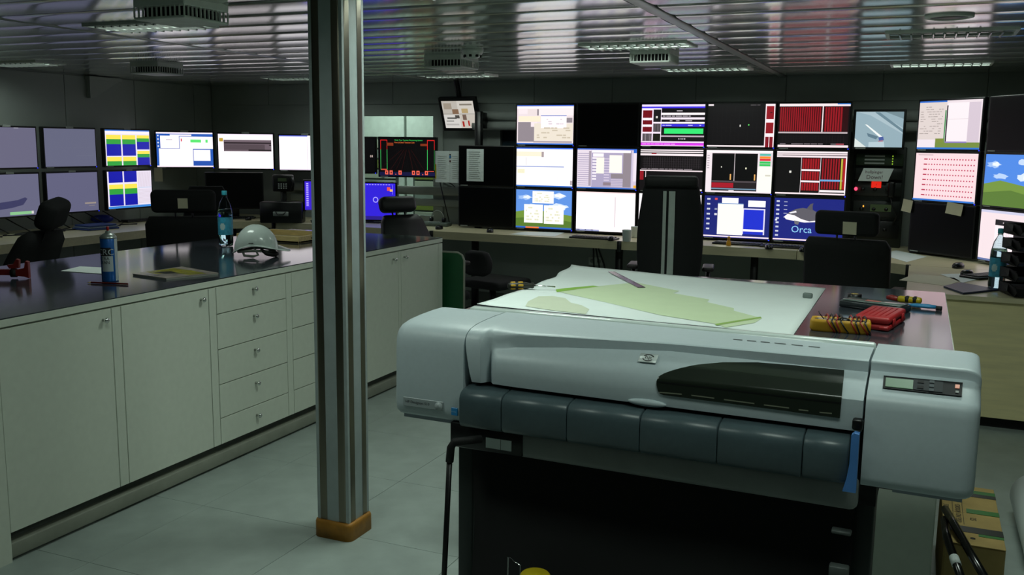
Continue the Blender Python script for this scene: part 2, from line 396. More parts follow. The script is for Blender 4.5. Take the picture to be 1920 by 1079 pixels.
for y0, y1 in ((3.668, 4.231), (4.283, 4.85)):
    zz = [.93, .792, .611, .43, .255, .118]
    for i in range(5):
        d = front(y0, y1, zz[i + 1], zz[i], 'drawer'); knob(d, (y0 + y1) / 2, (.884, .74, .557, .378, .2)[i])
# green board at the end of the cabinet
t = thing('green_board', 'dark green board with pale edge standing at far end of cabinet', 'board', (-3.32, YE + .075, 0))
pts = [(-.28, 0), (.285, 0), (.285, .80), (.27, .835), (.24, .85), (-.28, .85)]
MB().prism(pts, -.012, .012, M=FRONT).build('panel', mat('board_green', '0f4f2c', .5), t)
MB().tube([(.286, 0, .01), (.286, 0, .80), (.27, 0, .836), (.24, 0, .851), (-.28, 0, .851)], .011, 6).build('edge_strip', M_RAIL, t)

# things on the cabinet
t = thing('spray_can', 'blue and white aerosol can with red nozzle', 'can', onz(207, 527, ZT).to_tuple())
rc = .038
MB().lathe([(rc - .002, 0), (rc, .003), (rc, .208), (rc - .001, .210), (.001, .2102)], 28).build('body', mat('can_blue', '1f63b4', .3, .2), t)
MB().lathe([(rc + .001, .208), (rc + .001, .214), (rc - .004, .221), (rc - .014, .230), (.013, .234), (.012, .244), (.001, .245)], 28).build('shoulder', mat('can_silver', 'b6beba', .3, .7), t)
MB().lathe([(.0062, .244), (.0062, .262), (.004, .265), (.001, .265)], 10).build('nozzle', mat('nozzle_red', 'b01818', .4), t)
wr_ = MB()
def wrapq(mb, a0, a1, z0, z1, mi, r, n=10):
    mb.loft([[(r * math.sin(a0 + (a1 - a0) * i / n), -r * math.cos(a0 + (a1 - a0) * i / n), z) for i in range(n + 1)] for z in (z0, z1)], mi, True, closed=False)
def wraptext(mb, txt, size, a, z, r, mi):
    vs, fs, w = text_geo(txt)
    mb.add([(r * math.sin(a + x * size / r), -r * math.cos(a + x * size / r), z + y * size) for x, y in vs], fs, mi)
A0 = math.atan2(-.72, .69)  # side turned to the camera
ca = math.atan2(3.4, -3.57) - PI  # direction of camera seen from the can
af = math.atan2(3.57, 3.40)
wrapq(wr_, af - .95, af + .45, .05, .125, 0, rc + .0006); wrapq(wr_, af - 1.3, af + .25, .125, .165, 1, rc + .0006)
wrapq(wr_, af + .72, af + 2.2, .004, .207, 0, rc + .0006)
wraptext(wr_, 'CRC', .042, af - 1.55, .13, rc + .0014, 0); wraptext(wr_, 'ULTRA', .021, af - 1.62, .106, rc + .0012, 1); wraptext(wr_, 'CLEAN', .021, af - 1.62, .087, rc + .0012, 1)
wr_.build('label_print', [mat('can_white', 'b9c4c8', .35), M_INK], t)
# water bottles
def bottle(loc, label, h=.335, r=.045, lean=0):
    t = thing('water_bottle', label, 'bottle', loc, 0, 'plastic water bottles')
    pr = [(r * .55, .002), (r * .9, .004), (r, .025), (r, .10), (r * .96, .115), (r, .13), (r, .2), (r * .97, .22), (r * .7, .275), (r * .33, .305), (r * .3, .325)]
    k = h / .335
    MB().lathe([(a, z * k) for a, z in pr] + [(r * .26, .325 * k), (r * .3, .305 * k), (r * .66, .273 * k), (r * .94, .218 * k), (r * .965, .13 * k), (r * .965, .025 * k), (r * .5, .008)], 24).build('bottle_body', clear('pet', 'e4f4f6', .02, 1.12), t)
    MB().lathe([(r * .96, .01 * k), (r * .96, .21 * k), (r * .93, .222 * k), (r * .85, .235 * k), (.001, .235 * k)], 24).build('water', clear('water', 'e0f2f4', .0, 1.2), t)
    MB().lathe([(r * .34, .322 * k), (r * .36, .324 * k), (r * .36, .345 * k), (r * .32, .349 * k), (.001, .35 * k)], 16).build('cap', mat('cap_blue', '3fb6cc', .4), t)
    lb = MB(); n = 24
    lb.loft([[(r * 1.012 * math.cos(2 * PI * i / n), r * 1.012 * math.sin(2 * PI * i / n), z) for i in range(n)] for z in (.075 * k, .185 * k)], 0, True, caps=False)
    a = math.atan2(loc[0], loc[1]); a = -a
    wrapq(lb, a - .75, a - .05, .115 * k, .14 * k, 1, r * 1.02); wrapq(lb, a - .62, a - .18, .107 * k, .148 * k, 1, r * 1.02)
    lb.build('label', [mat('label_blue', '3f9fc0', .4, 0, .25, 40), mat('label_pale', 'b9d6d8', .5)], t)
    return t
bottle(onz(424, 462, ZT).to_tuple(), 'water bottle with blue label standing on cabinet beside the helmet', .345, .047)
# hard hat
hp = onz(488, 481, ZT); t = thing('hard_hat', 'white safety helmet with brim to the right', 'helmet', (hp.x, hp.y, ZT), AZ + .12)
def hat(scale, off):
    rings = []; n = 48; m = 14
    for j in range(m + 1):
        rg = []
        for i in range(n):
            th = 2 * PI * i / n; c, s_ = math.cos(th), math.sin(th)
            zr = .052 + .028 * s_ * s_ - .022 * max(0, -c) ** 2 - .004 * max(0, c) ** 3
            ph = (PI / 2 + .12) * (j + .02) / m
            rr = math.sin(min(ph, PI / 2)); hz = math.cos(ph) if ph < PI / 2 else -math.sin(ph - PI / 2)
            ridge = 1 + .028 * math.exp(-(s_ * rr * 9) ** 2) * (1 if rr > .1 else .6)
            rg.append((scale * .128 * rr * c - .022, scale * .104 * rr * s_, off + zr + (.188 - zr) * scale * max(hz, 0) * ridge + min(hz, 0) * .02))
        rings.append(rg)
    return rings, n
rings, n = hat(1, 0)
last = rings[-1]; brim = []; brim2 = []
for i, p in enumerate(last):
    th = 2 * PI * i / n; c, s_ = math.cos(th), math.sin(th); e = .009 + .062 * max(0, c) ** 1.6
    brim.append((p[0] + e * c, p[1] + e * s_ * .8, p[2] - .003 - .006 * max(0, c) ** 2)); brim2.append((brim[-1][0], brim[-1][1], brim[-1][2] - .005))
inner, _ = hat(.955, -.004)
hb = MB().loft(rings + [brim, brim2] + list(reversed(inner)), 0, True, caps=False); M_HAT = mat('helmet_white', 'c3cfca', .18, 0, .02, spec=.6)
hb.build('shell', M_HAT, t)
hn = MB(); ell = [(.105 * math.cos(a * PI / 16) - .02, .085 * math.sin(a * PI / 16), .03 + .012 * math.sin(a * PI / 16) ** 2) for a in range(33)]
hn.tube(ell, .009, 6); hn.build('head_band', mat('band_grey', '7c8178', .6), t)
MB().tube([(-.1, -.05, .05), (-.08, -.075, .014), (-.03, -.085, .009), (.0, -.083, .018), (-.015, -.083, .05), (-.03, -.086, .07)], [.006, .008, .008, .008, .006, .005], 6).build('chin_strap', mat('band_grey', '7c8178', .6), t)
MB().tube([(.015, -.082, .052), (.045, -.075, .026), (.08, -.05, .018), (.092, -.02, .016), (.096, .0, .016)], [.008, .014, .017, .017, .014], 6).build('sweat_pad', M_BLACKM, t)
MB().rb(-.05, -.022, -.1075, -.103, .086, .09, .001, 1).build('vent_slot', M_INK, t)
# wooden tray
c0 = onz(560, 457, ZT); t = thing('wooden_tray', 'shallow pine tray on the cabinet behind the helmet', 'tray', (c0.x, c0.y, ZT), 0)
tw, tl, th_ = .52, .40, .045
MB().box(-tw, 0, 0, tl, .002, .012).build('tray_base', M_WOOD, t)
for n_, a in (('front_rail', (-tw, 0, 0, .022)), ('back_rail', (-tw, 0, tl - .022, tl)), ('side_rail', (-.022, 0, .022, tl - .022)), ('side_rail', (-tw, -tw + .022, .022, tl - .022))):
    MB().rb(a[0], a[1], a[2], a[3], 0, th_, .002, 1, sm=False).build(n_, M_WOOD, t)
MB().rb(-.03, .0, tl * .35, tl * .5, .02, .03, .001, 1).build('finger_slot', M_INK, t)
# magazine, paper, pencil, red wrench
t = thing('magazine', 'worn glossy magazine with yellow and black cover', 'magazine', (0, 0, ZT))
q = [(-3.62, 3.58), (-3.36, 3.535), (-3.265, 3.80), (-3.60, 3.905)]
MB().prism(q, .0005, .008).build('pages', mat('page_edge', '8e9088', .7), t)
cx_, cy_ = sum(a for a, _ in q) / 4, sum(b_ for _, b_ in q) / 4
MB().prism([(cx_ + (a - cx_) * 1.01, cy_ + (b_ - cy_) * 1.01) for a, b_ in q], .008, .0095).build('cover', mat('cover_pink', '8f857e', .25, 0, .5, 9), t)
def inq(u, v):
    a = Vector(q[0]).lerp(Vector(q[1]), u); b_ = Vector(q[3]).lerp(Vector(q[2]), u); return tuple(a.lerp(b_, v))
MB().prism([inq(.0, .25), inq(.35, .2), inq(.55, .45), inq(.9, .5), inq(.95, .8), inq(.5, .85), inq(.05, .8)], .0095, .0099).build('yellow_print', mat('print_yellow', '8a8420', .25, 0, .4, 14), t)
MB().prism([inq(.15, .3), inq(.5, .3), inq(.6, .5), inq(.3, .55)], .0099, .0102).build('black_print', mat('print_black', '23241c', .25, 0, .4, 20), t)
MB().prism([onz(a, b_, ZT).to_2d().to_tuple() for a, b_ in ((114, 509), (150, 500.5), (200, 503), (200, 515))], .0006, .0022).build('sheet', M_PAPER, thing('paper_sheet', 'loose white paper on the cabinet left of the spray can', 'paper', (0, 0, ZT)))
p0, p1 = onz(171, 532, ZT), onz(240, 535, ZT); t = thing('pencil', 'red pencil lying in front of the spray can', 'pencil', (p0.x, p0.y, ZT)); d = p1 - p0
MB().cyl((0, 0, .005), (d.x, d.y, .005), .0045, n=6, sm=False).build('shaft', mat('pencil_red', '5e1010', .4), t)
e = d.normalized() * .02; MB().cyl((-e.x, -e.y, .004), (0, 0, .005), .001, .0045, 6).build('tip', M_WOOD, t)
p0 = onz(56, 522, ZT); t = thing('pipe_wrench', 'red pipe wrench with dark jaws at the left edge', 'wrench', (p0.x, p0.y, ZT), AZ + .1)
M_RED = mat('tool_red', '7a1a14', .4)
MB().prism([(-.5, -.012), (-.1, -.014), (-.02, -.022), (0, -.03), (0, .05), (-.012, .055), (-.02, .02), (-.05, .014), (-.5, .012)], -.013, .013, M=TR(0, 0, .031) @ FRONT).build('handle_jaw', M_RED, t)
MB().prism([(-.09, .018), (-.045, .02), (-.042, .06), (-.055, .065), (-.07, .04), (-.1, .035)], -.011, .011, M=TR(0, 0, .031) @ FRONT).build('hook_jaw', M_RED, t)
MB().cyl((-.085, 0, .027), (-.06, 0, .027), .022, n=14).build('adjusting_nut', M_BLACKM, t)

# ------------------------------------------------------------------ chart table behind the printer
TX0, TX1, TY0, TY1 = -1.70, .15, 3.42, 4.92
tb = thing('chart_table', 'large white cabinet table with dark top behind the printer', 'table', (0, 0, 0))
MB().box(TX0 + .02, TX1 - .02, TY0 + .02, TY1 - .02, .1, .93).build('carcass', M_CAB, tb)
MB().box(TX0 + .06, TX1 - .06, TY0 + .06, TY1 - .06, 0, .1).build('plinth', M_PLINTH, tb)
MB().rb(TX0, TX1, TY0, TY1, .93, .967, .002, 1, sm=False).build('edge_band', M_CAB, tb)
MB().box(TX0 + .004, TX1 - .004, TY0 + .004, TY1 - .004, .964, ZT).build('tabletop', M_TOP, tb)
for x0, x1 in ((TX0 + .02, -1.2), (-1.2, -.62), (-.62, -.36), (-.36, TX1 - .02)):
    MB().rb(x0 + .003, x1 - .003, TY0 + .004, TY0 + .02, .11, .925, .001, 1, sm=False).build('door', M_CAB, tb)
# big chart
t = thing('survey_chart', 'large white paper chart with pale green survey area on the table', 'chart', (0, 0, ZT))
CH = [(-1.695, 3.575), (-.385, 3.515), (-.385, 4.79), (-1.755, 4.905)]
def chart_pt(u, v): a = Vector(CH[0]).lerp(Vector(CH[1]), u); b_ = Vector(CH[3]).lerp(Vector(CH[2]), u); return a.lerp(b_, v)
vs = []; nu, nv = 46, 30
def chz(u, v):
    z = .0015 + .0012 * (1 + math.sin(u * 19 + v * 3)) * .5 + .001 * math.sin(v * 11)
    if v > .86: z += .018 * ((v - .86) / .14) ** 2 * (1 - u) ** 2
    if u < .05: z += .006 * (1 - u / .05) * (.6 + .4 * math.sin(v * 23))
    return max(z, .0008)
for j in range(nv + 1):
    for i in range(nu + 1):
        u, v = i / nu, j / nv; p = chart_pt(u, v)
        vs.append((p.x + (1 - u) ** 6 * (.05 * math.sin(PI * v) + .012 * math.sin(v * 21)), p.y, chz(u, v)))
fs = [(j * (nu + 1) + i, j * (nu + 1) + i + 1, (j + 1) * (nu + 1) + i + 1, (j + 1) * (nu + 1) + i) for j in range(nv) for i in range(nu)]
so = MB().add(vs, fs, 0, True).build('sheet', M_PAPER, t)
sm_ = so.modifiers.new('thickness', 'SOLIDIFY'); sm_.thickness = .0006; sm_.offset = -1
def on_chart(pxs, name, m, dz):
    P = [onz(a, b_, ZT + .003).to_2d() for a, b_ in pxs]
    bm = bmesh.new(); f = bm.faces.new([bm.verts.new((p.x, p.y, 0)) for p in P])
    bmesh.ops.triangulate(bm, faces=bm.faces[:])
    for _ in range(4): bmesh.ops.subdivide_edges(bm, edges=[e for e in bm.edges if e.calc_length() > .06], cuts=1, use_grid_fill=False); bmesh.ops.triangulate(bm, faces=bm.faces[:])
    e1 = Vector(CH[1]) - Vector(CH[0])
    for v in bm.verts:
        u = (v.co.x - CH[0][0]) / e1.x; w_ = (v.co.y - 3.48) / 1.36
        v.co.z = chz(min(max(u, 0), 1), min(max(w_, 0), 1)) + dz
    bm.normal_update()
    for f in bm.faces:
        if f.normal.z < 0: f.normal_flip()
    me = bpy.data.meshes.new(name); bm.to_mesh(me); bm.free(); me.materials.append(m); link(name, me, t)
on_chart([(1043, 546), (1082, 541), (1178, 532), (1195, 531), (1274, 546), (1262, 550), (1330, 562), (1326, 567), (1376, 578), (1376, 583), (1429, 597), (1415, 606), (1360, 615), (1345, 609), (1300, 602), (1240, 592)], 'green_area', mat('chart_green', 'c6d6b0', .6, 0, .02), .0012)
on_chart([(985, 575), (990, 566), (1010, 556), (1035, 555), (1060, 559), (1070, 568), (1090, 573), (1105, 581), (1098, 590), (1040, 583)], 'beige_area', mat('chart_beige', 'c6cdb6', .6, 0, .03), .0012)
on_chart([(1042, 543), (1060, 540.5), (1112, 536.3), (1124, 538), (1085, 542), (1044, 548)], 'bright_green_bar', mat('chart_bright', '86b43c', .6, 0, .02), .002)
on_chart([(1340, 609), (1426, 594.5), (1428, 597), (1344, 611.5)], 'green_line', mat('chart_line', '8fb058', .6), .002)
# tools on the chart table
p0, p1 = onz(952, 546, ZT), onz(1041, 545, ZT); d = (p1 - p0); L = d.length
t = thing('screwdriver', 'screwdriver with black and yellow handle lying on the chart', 'screwdriver', (p0.x, p0.y, ZT + .006), math.atan2(d.y, d.x))
hr = .0185
MB().tube([(0, 0, hr), (.008, 0, hr), (.03, 0, hr), (.06, 0, hr), (.085, 0, hr), (.105, 0, hr), (.118, 0, hr), (.124, 0, hr)], [.010, .016, .0185, .0185, .0165, .011, .014, .010], 10).build('handle', mat('handle_black', '17180f', .4), t)
for k in range(6):
    a = k * PI / 3 + .3
    for x0, x1 in ((.012, .036), (.046, .072)):
        MB().rb(x0, x1, -.005, .005, hr - .004, hr + .002, .003, 1, M=TR(0, 0, hr) @ RX(a)).build('grip_insert', mat('grip_yellow', 'b98f12', .4), t)
MB().cyl((.12, 0, hr), (L, 0, hr * .6), .0035, n=8).build('blade', M_CHROME, t)
a_, b_ = onz(1146, 512, ZT), onz(1203, 542, ZT); d = b_ - a_
t = thing('steel_ruler', 'shiny steel ruler lying across the chart', 'ruler', (a_.x, a_.y, ZT + .006), math.atan2(d.y, d.x))
MB().rb(0, d.length, -.019, .019, 0, .002, .0008, 1, sm=False).build('blade', mat('ruler_steel', 'a09ea4', .18, 1.), t)
for k in range(int(d.length / .02)): MB().box(.01 + k * .02, .0112 + k * .02, .008, .018, .002, .0023).build('scale_mark', M_INK, t)
p0 = onz(1513, 562, ZT); t = thing('eraser', 'grey eraser on the right side of the chart', 'eraser', (p0.x, p0.y + .02, ZT + .003), -.15)
MB().rb(-.021, .021, -.012, .014, 0, .024, .007, 3).build('block', mat('eraser_grey', '6a7672', .6), t)
# multimeter
p0, p1 = onz(1517, 621, ZT), onz(1632, 630, ZT); d = p1 - p0; L = d.length
t = thing('multimeter', 'yellow multimeter wrapped in red and black leads', 'multimeter', (p0.x, p0.y, ZT), math.atan2(d.y, d.x))
out = []
for x, w_ in ((0, .028), (.012, .038), (.05, .041), (L * .55, .038), (L - .03, .041), (L - .006, .037), (L, .027)): out.append((x, w_))
pl = [(x, .045 - w_) for x, w_ in out] + [(x, .045 + w_) for x, w_ in reversed(out)]
def scl(pts, s_, c=(L / 2, .045)): return [(c[0] + (x - c[0]) * s_, c[1] + (y - c[1]) * s_) for x, y in pts]
MB().loft([[(x, y, z) for x, y in scl(pl, s_)] for s_, z in ((.93, 0), (1, .010), (1.0, .034), (.96, .046), (.88, .046), (.86, .040))]).build('holster', mat('meter_yellow', 'b88a10', .45), t)
MB().prism(scl(pl, .86), .037, .0405).build('face', mat('meter_face', '3b403c', .4), t)
MB().rb(.028, .085, .02, .07, .040, .043, .002, 1).build('display', mat('lcd_pale', '9c8f80', .3), t)
MB().lathe([(.022, 0), (.022, .006), (.012, .011), (.001, .011)], 18, M=TR(L * .55, .045, .040)).build('dial', M_BLACK, t)
for k in range(3): MB().cyl((L - .035, .02 + k * .024, .04), (L - .035, .02 + k * .024, .052), .006, n=8).build('jack', (M_BLACK, mat('jack_red', 'a01c18', .4), M_BLACK)[k], t)
M_LR, M_LB = mat('lead_red', '8f2018', .35), mat('lead_black', '101010', .35)
for k in range(8):
    x = .062 + .016 * k + (.02 if k > 3 else 0); sl = .028 - .006 * (k % 3); z0 = .003
    pts = [(x, -.006, .046), (x + .004, .02, .056), (x - .004, .05, .062), (x - .01, .088, .05), (x - .004, .091, .02), (x + sl * .4, .06, z0), (x + sl * .8, .02, z0), (x + sl, -.004, .004), (x + sl * .5, -.009, .024), (x, -.006, .046)]
    MB().tube(pts, .0028, 6).build('test_lead', (M_LR, M_LB)[k % 2], t)
MB().tube([(.05, .0, .05), (.035, -.004, .068), (.03, .0, .078)], .002, 6).build('probe_tip', M_LB, t)
# red plastic case
p0 = onz(1588, 606, ZT); t = thing('red_case', 'red plastic tool case behind the multimeter', 'case', (-.105, 3.885, ZT), -.19)
M_RC = mat('case_red', '9e1f22', .45, 0, .06, 30)
MB().rb(-.066, .066, -.14, .14, .001, .024, .008, 2).build('case_base', M_RC, t)
MB().rb(-.066, .066, -.14, .14, .026, .052, .01, 3).build('case_lid', M_RC, t)
for k in range(5): MB().rb(-.045 + k * .02, -.037 + k * .02, -.11, .11, .050, .0545, .002, 1).build('lid_rib', M_RC, t)
for y in (-.08, .07): MB().rb(.065, .072, y - .016, y + .016, .010, .042, .003, 1).build('latch', M_RC, t)
MB().rb(.03, .062, -.146, -.139, .004, .018, .003, 1).build('hinge_foot', M_RC, t)
# tape reel, tape measure, cutter and blue tool
p0 = onz(1602, 562, ZT); t = thing('tape_roll', 'small black roll of tape on the table', 'tape', (p0.x, p0.y, ZT))
MB().lathe([(.016, .001), (.031, .001), (.031, .026), (.016, .026), (.016, .001)], 24).build('roll', M_BLACK, t)
MB().lathe([(.014, .0), (.0165, .0), (.0165, .027), (.014, .027), (.014, 0)], 20).build('core', M_CARD, t)
t = thing('blister_pack', 'dark clear plastic pack with red print behind the red case', 'package', (-.145, 4.25, ZT), -.35)
MB().rb(-.13, .14, -.05, .05, .001, .03, .004, 1).build('tray', mat('pack_dark', '20262a', .3), t)
MB().rb(-.12, .13, -.045, .045, .03, .036, .003, 1).build('clear_cover', mat('pack_cover', '5f6a66', .15, 0, .3, 20), t)
MB().box(-.03, .03, -.02, .01, .036, .0368).build('red_print', mat('print_red', 'b4584c', .4), t)
t = thing('utility_knife', 'yellow and black utility knife lying near the table corner', 'knife', (-.005, 4.45, ZT), -.18)
MB().rb(-.05, .05, -.016, .016, .008, .036, .01, 2).build('body', mat('knife_yellow', 'a8920f', .4), t)
for x in (-.02, .012): MB().rb(x, x + .02, -.018, .018, .012, .0375, .005, 1).build('grip', M_BLACKM, t)
MB().tube([(-.05, 0, .02), (-.08, .02, .022), (-.1, .025, .02)], [.011, .013, .009], 8).build('red_end', mat('knife_red', '7c1c16', .4), t)
t = thing('pliers', 'blue handled pliers lying on the dark tabletop', 'pliers', (.04, 4.36, ZT), -.1)
for s_ in (-1, 1): MB().tube([(-.05, .004 * s_, .012), (-.02, .012 * s_, .013), (.03, .014 * s_, .013), (.06, .01 * s_, .012)], [.005, .007, .0075, .006], 8).build('handle', mat('pliers_blue', '2a78a8', .4), t)
MB().tube([(-.12, 0, .01), (-.09, 0, .012), (-.05, 0, .012)], [.003, .008, .01], 8).build('jaws', M_BLACKM, t)
MB().cyl((.062, -.012, .01), (.085, -.014, .01), .010, n=10).build('end_cap', M_BLACKM, t)

# ------------------------------------------------------------------ large format printer
from mathutils.bvhtree import BVHTree
PO = Vector((-1.51, 2.576, 0)); PRZ = -.025
pr = thing('plotter_printer', 'large grey wide-format printer on dark stand', 'printer', PO.to_tuple(), PRZ)
PM_ = Matrix.Translation(PO) @ RZ(PRZ); PI_ = PM_.inverted()
def caster(mb):
    bv = BVHTree.FromPolygons([Vector(v) for v in mb.v], mb.f)
    def hit(px, py, off=.0008):
        o = PI_ @ CAM; d = (PI_.to_3x3() @ ray(px, py)).normalized()
        loc, nor, _, _ = bv.ray_cast(o, d)
        if loc is None: return None
        if nor.dot(d) > 0: nor = -nor
        return loc + nor * off
    return hit
def inset(pts, e):
    cy = sum(p[0] for p in pts) / len(pts); cz = sum(p[1] for p in pts) / len(pts); o = []
    for y, z in pts:
        v = Vector((cy - y, cz - z)); l = v.length; o.append((y + v.x / l * min(e, l), z + v.y / l * min(e, l)))
    return o
def capmesh(prof, xs):
    m = MB(); m.loft([[(x, y, z) for y, z in inset(prof, e)] for x, e in xs]); return m
PLc = [(.012, .782), (.003, .79), (-.001, .82), (-.003, .90), (-.003, 1.0), (0, 1.03), (.006, 1.048), (.018, 1.063), (.04, 1.075), (.08, 1.083), (.14, 1.087), (.22, 1.089), (.29, 1.088), (.305, 1.08), (.305, .80), (.29, .782)]
left = capmesh(PLc, [(-.004, .030), (-.003, .018), (.002, .008), (.012, .002), (.025, 0), (.248, 0)])
lc = left.build('left_end_cap', M_PRN, pr)
MB().box(.02, .245, .02, .28, .768, .783).build('cap_underside', M_PRNU, pr)
RPc = [(.012, .772), (.003, .778), (-.001, .80), (-.002, .90), (-.001, .98), (.001, 1.0), (.007, 1.011), (.02, 1.019), (.06, 1.040), (.103, 1.058), (.108, 1.060), (.109, 1.063), (.1055, 1.080), (.1055, 1.084), (.1085, 1.0868), (.12, 1.0885), (.2, 1.0875), (.34, 1.083), (.385, 1.081), (.395, 1.07), (.395, .79), (.37, .772)]
right = capmesh(RPc, [(1.422, 0), (1.655, 0), (1.672, .003), (1.682, .009), (1.688, .018), (1.690, .03)])
rcap = right.build('right_end_cap', M_PRN, pr)
MB().box(1.50, 1.665, .016, .36, .763, .773).build('cap_underside', M_PRNU, pr)
MB().rb(1.648, 1.69, .2, .44, .8, 1.062, .012, 2).build('cap_side_step', M_PRN, pr)
# centre lid: profiles keyed along the width
KEY = [
 (.252, [(.305, 1.088), (.25, 1.089), (.16, 1.088), (.10, 1.085), (.065, 1.081), (.042, 1.0765), (.026, 1.070), (.014, 1.061), (.006, 1.050), (.001, 1.035), (-.002, 1.015), (-.003, .99), (-.002, .95), (.004, .917)]),
 (.306, [(.305, 1.088), (.25, 1.089), (.16, 1.088), (.10, 1.085), (.065, 1.081), (.042, 1.0765), (.026, 1.070), (.014, 1.061), (.006, 1.050), (.001, 1.035), (-.002, 1.015), (-.003, .99), (-.002, .95), (.004, .917)]),
 (.325, [(.305, 1.088), (.25, 1.0885), (.16, 1.087), (.10, 1.083), (.07, 1.079), (.050, 1.073), (.040, 1.064), (.036, 1.052), (.035, 1.035), (.035, 1.022), (.035, 1.01), (.034, .985), (.033, .95), (.033, .917)]),
 (.345, [(.305, 1.088), (.25, 1.0885), (.16, 1.087), (.10, 1.082), (.066, 1.078), (.046, 1.072), (.040, 1.063), (.040, 1.046), (.041, 1.027), (.034, 1.019), (.014, 1.004), (.006, .985), (.006, .95), (.010, .917)]),
 (.42, [(.305, 1.088), (.25, 1.0885), (.16, 1.087), (.10, 1.083), (.066, 1.079), (.0445, 1.076), (.0405, 1.073), (.041, 1.068), (.0445, 1.033), (.0395, 1.0285), (.014, 1.010), (.001, .988), (.002, .95), (.006, .917)]),
 (.57, [(.305, 1.088), (.25, 1.0885), (.16, 1.088), (.11, 1.085), (.078, 1.081), (.0595, 1.0795), (.0555, 1.0765), (.056, 1.072), (.059, 1.045), (.0535, 1.0405), (.020, 1.019), (-.001, .993), (0, .95), (.005, .917)]),
 (.88, [(.305, 1.087), (.25, 1.0885), (.17, 1.088), (.12, 1.0875), (.094, 1.086), (.082, 1.0855), (.0785, 1.083), (.079, 1.079), (.082, 1.062), (.0765, 1.0578), (.030, 1.030), (-.001, .995), (0, .95), (.005, .917)]),
 (1.1, [(.305, 1.086), (.25, 1.088), (.17, 1.088), (.13, 1.0878), (.108, 1.086), (.096, 1.0855), (.0925, 1.083), (.093, 1.079), (.0965, 1.058), (.091, 1.0538), (.034, 1.030), (-.001, 1.0), (0, .95), (.005, .917)]),
 (1.416, [(.305, 1.084), (.25, 1.087), (.17, 1.0885), (.14, 1.0885), (.12, 1.0875), (.1085, 1.0865), (.1055, 1.084), (.106, 1.080), (.1095, 1.054), (.104, 1.0500), (.036, 1.029), (-.001, 1.002), (0, .95), (.005, .917)])]
xs = [.252, .27, .29, .306, .312, .318, .325, .335, .345, .36, .38, .42, .47, .52, .57, .65, .73, .8, .88, .95, 1.03, 1.1, 1.2, 1.3, 1.4, 1.416]
def prof_at(x):
    for (x0, a), (x1, b_) in zip(KEY, KEY[1:]):
        if x <= x1 + 1e-9:
            t_ = (x - x0) / (x1 - x0); t_ = t_ * t_ * (3 - 2 * t_) if x1 < .5 else t_
            return [(p[0] + (q_[0] - p[0]) * t_, p[1] + (q_[1] - p[1]) * t_) for p, q_ in zip(a, b_)]
lid = MB(); rings = []
for x in xs:
    pf = prof_at(x); r_ = []
    for k, (y, z) in enumerate(pf):
        xx = x + (max(0, (1.05 - z)) * .17 * max(0, 1 - (x - .252) / .05) if x < .302 else 0)
        r_.append((xx, y, z))
    rings.append(r_ + [(r_[-1][0], .06, .917), (x, .06, 1.0), (x, .30, 1.0)])
lid.loft(rings, 0, True)
lo_ = lid.build('lid', M_PRN, pr)
for m_ in (lo_, rcap, lc):
    m_.data.polygons.foreach_set('use_smooth', [True] * len(m_.data.polygons))
    e_ = m_.modifiers.new('edges', 'EDGE_SPLIT'); e_.split_angle = math.radians(48)
hl, hr_, hL = caster(lid), caster(right), caster(left)
# smoked visor on the lid
vz = MB(); cols = [1231.5, 1234, 1238, 1246, 1258, 1278, 1310, 1355, 1420, 1485, 1540, 1577, 1583]
tops = [715, 709, 705.8, 701.5, 697, 691.2, 685.5, 681.6, 681.8, 687, 692, 695.8, 696.4]
bots = [722, 733, 738.5, 741, 742.5, 745, 749.3, 755, 763.5, 772, 779, 783.8, 730]
g_ = []
def lerps(xs_, ys_, x):
    for (x0, y0), (x1, y1) in zip(zip(xs_, ys_), zip(xs_[1:], ys_[1:])):
        if x <= x1: return y0 + (y1 - y0) * (x - x0) / (x1 - x0)
    return ys_[-1]
cols[-2:] = [1579]; tops[-2:] = [695.8]; bots[-2:] = [783.8]
fc = cols[:4] + [1252 + 8 * i for i in range(41)] + [1579]
for cx, a, b_ in [(x_, lerps(cols, tops, x_), lerps(cols, bots, x_)) for x_ in fc]:
    col_ = []
    for j in range(25):
        xx = cx + 8 * max(0, (cx - 1480) / 99) * (.5 - j / 24)
        h_ = hl(xx, a + (b_ - a) * j / 24, .0035); col_.append(h_)
    g_.append(col_)
g_ = [c for c in g_ if all(p is not None for p in c)]
vz.loft([[tuple(p) for p in c] for c in g_], 0, True, closed=False)
vz.build('smoked_window', mat('smoked_plastic', '20271f', .22, 0, .05, spec=.4), pr)
def strip(h, a, b_, hh, off, n=6):
    m = []
    for i in range(n + 1):
        x = a[0] + (b_[0] - a[0]) * i / n; y = a[1] + (b_[1] - a[1]) * i / n
        m.append([h(x, y - hh / 2, off), h(x, y + hh / 2, off)])
    return m if all(p is not None for c in m for p in c) else None
for a, b_ in (((1237, 735.5), (1279, 739)), ((1297, 741), (1340, 746.5)), ((1358, 749), (1415, 756.5)), ((1433, 759), (1480, 764.8)), ((1498, 768), (1516, 770)), ((1537, 773), (1560, 775))):
    s_ = strip(hl, a, b_, 2.2, .0044)
    if s_: MB().loft([[tuple(p) for p in c] for c in s_], 0, True, closed=False).build('window_marking', mat('marking_olive', '7f8370', .5), pr)
s_ = strip(hl, (1236, 716), (1577, 756), 2.5, .0042, 30)
if s_: MB().loft([[tuple(p) for p in c] for c in s_], 0, True, closed=False).build('window_seam', M_BLACK, pr)
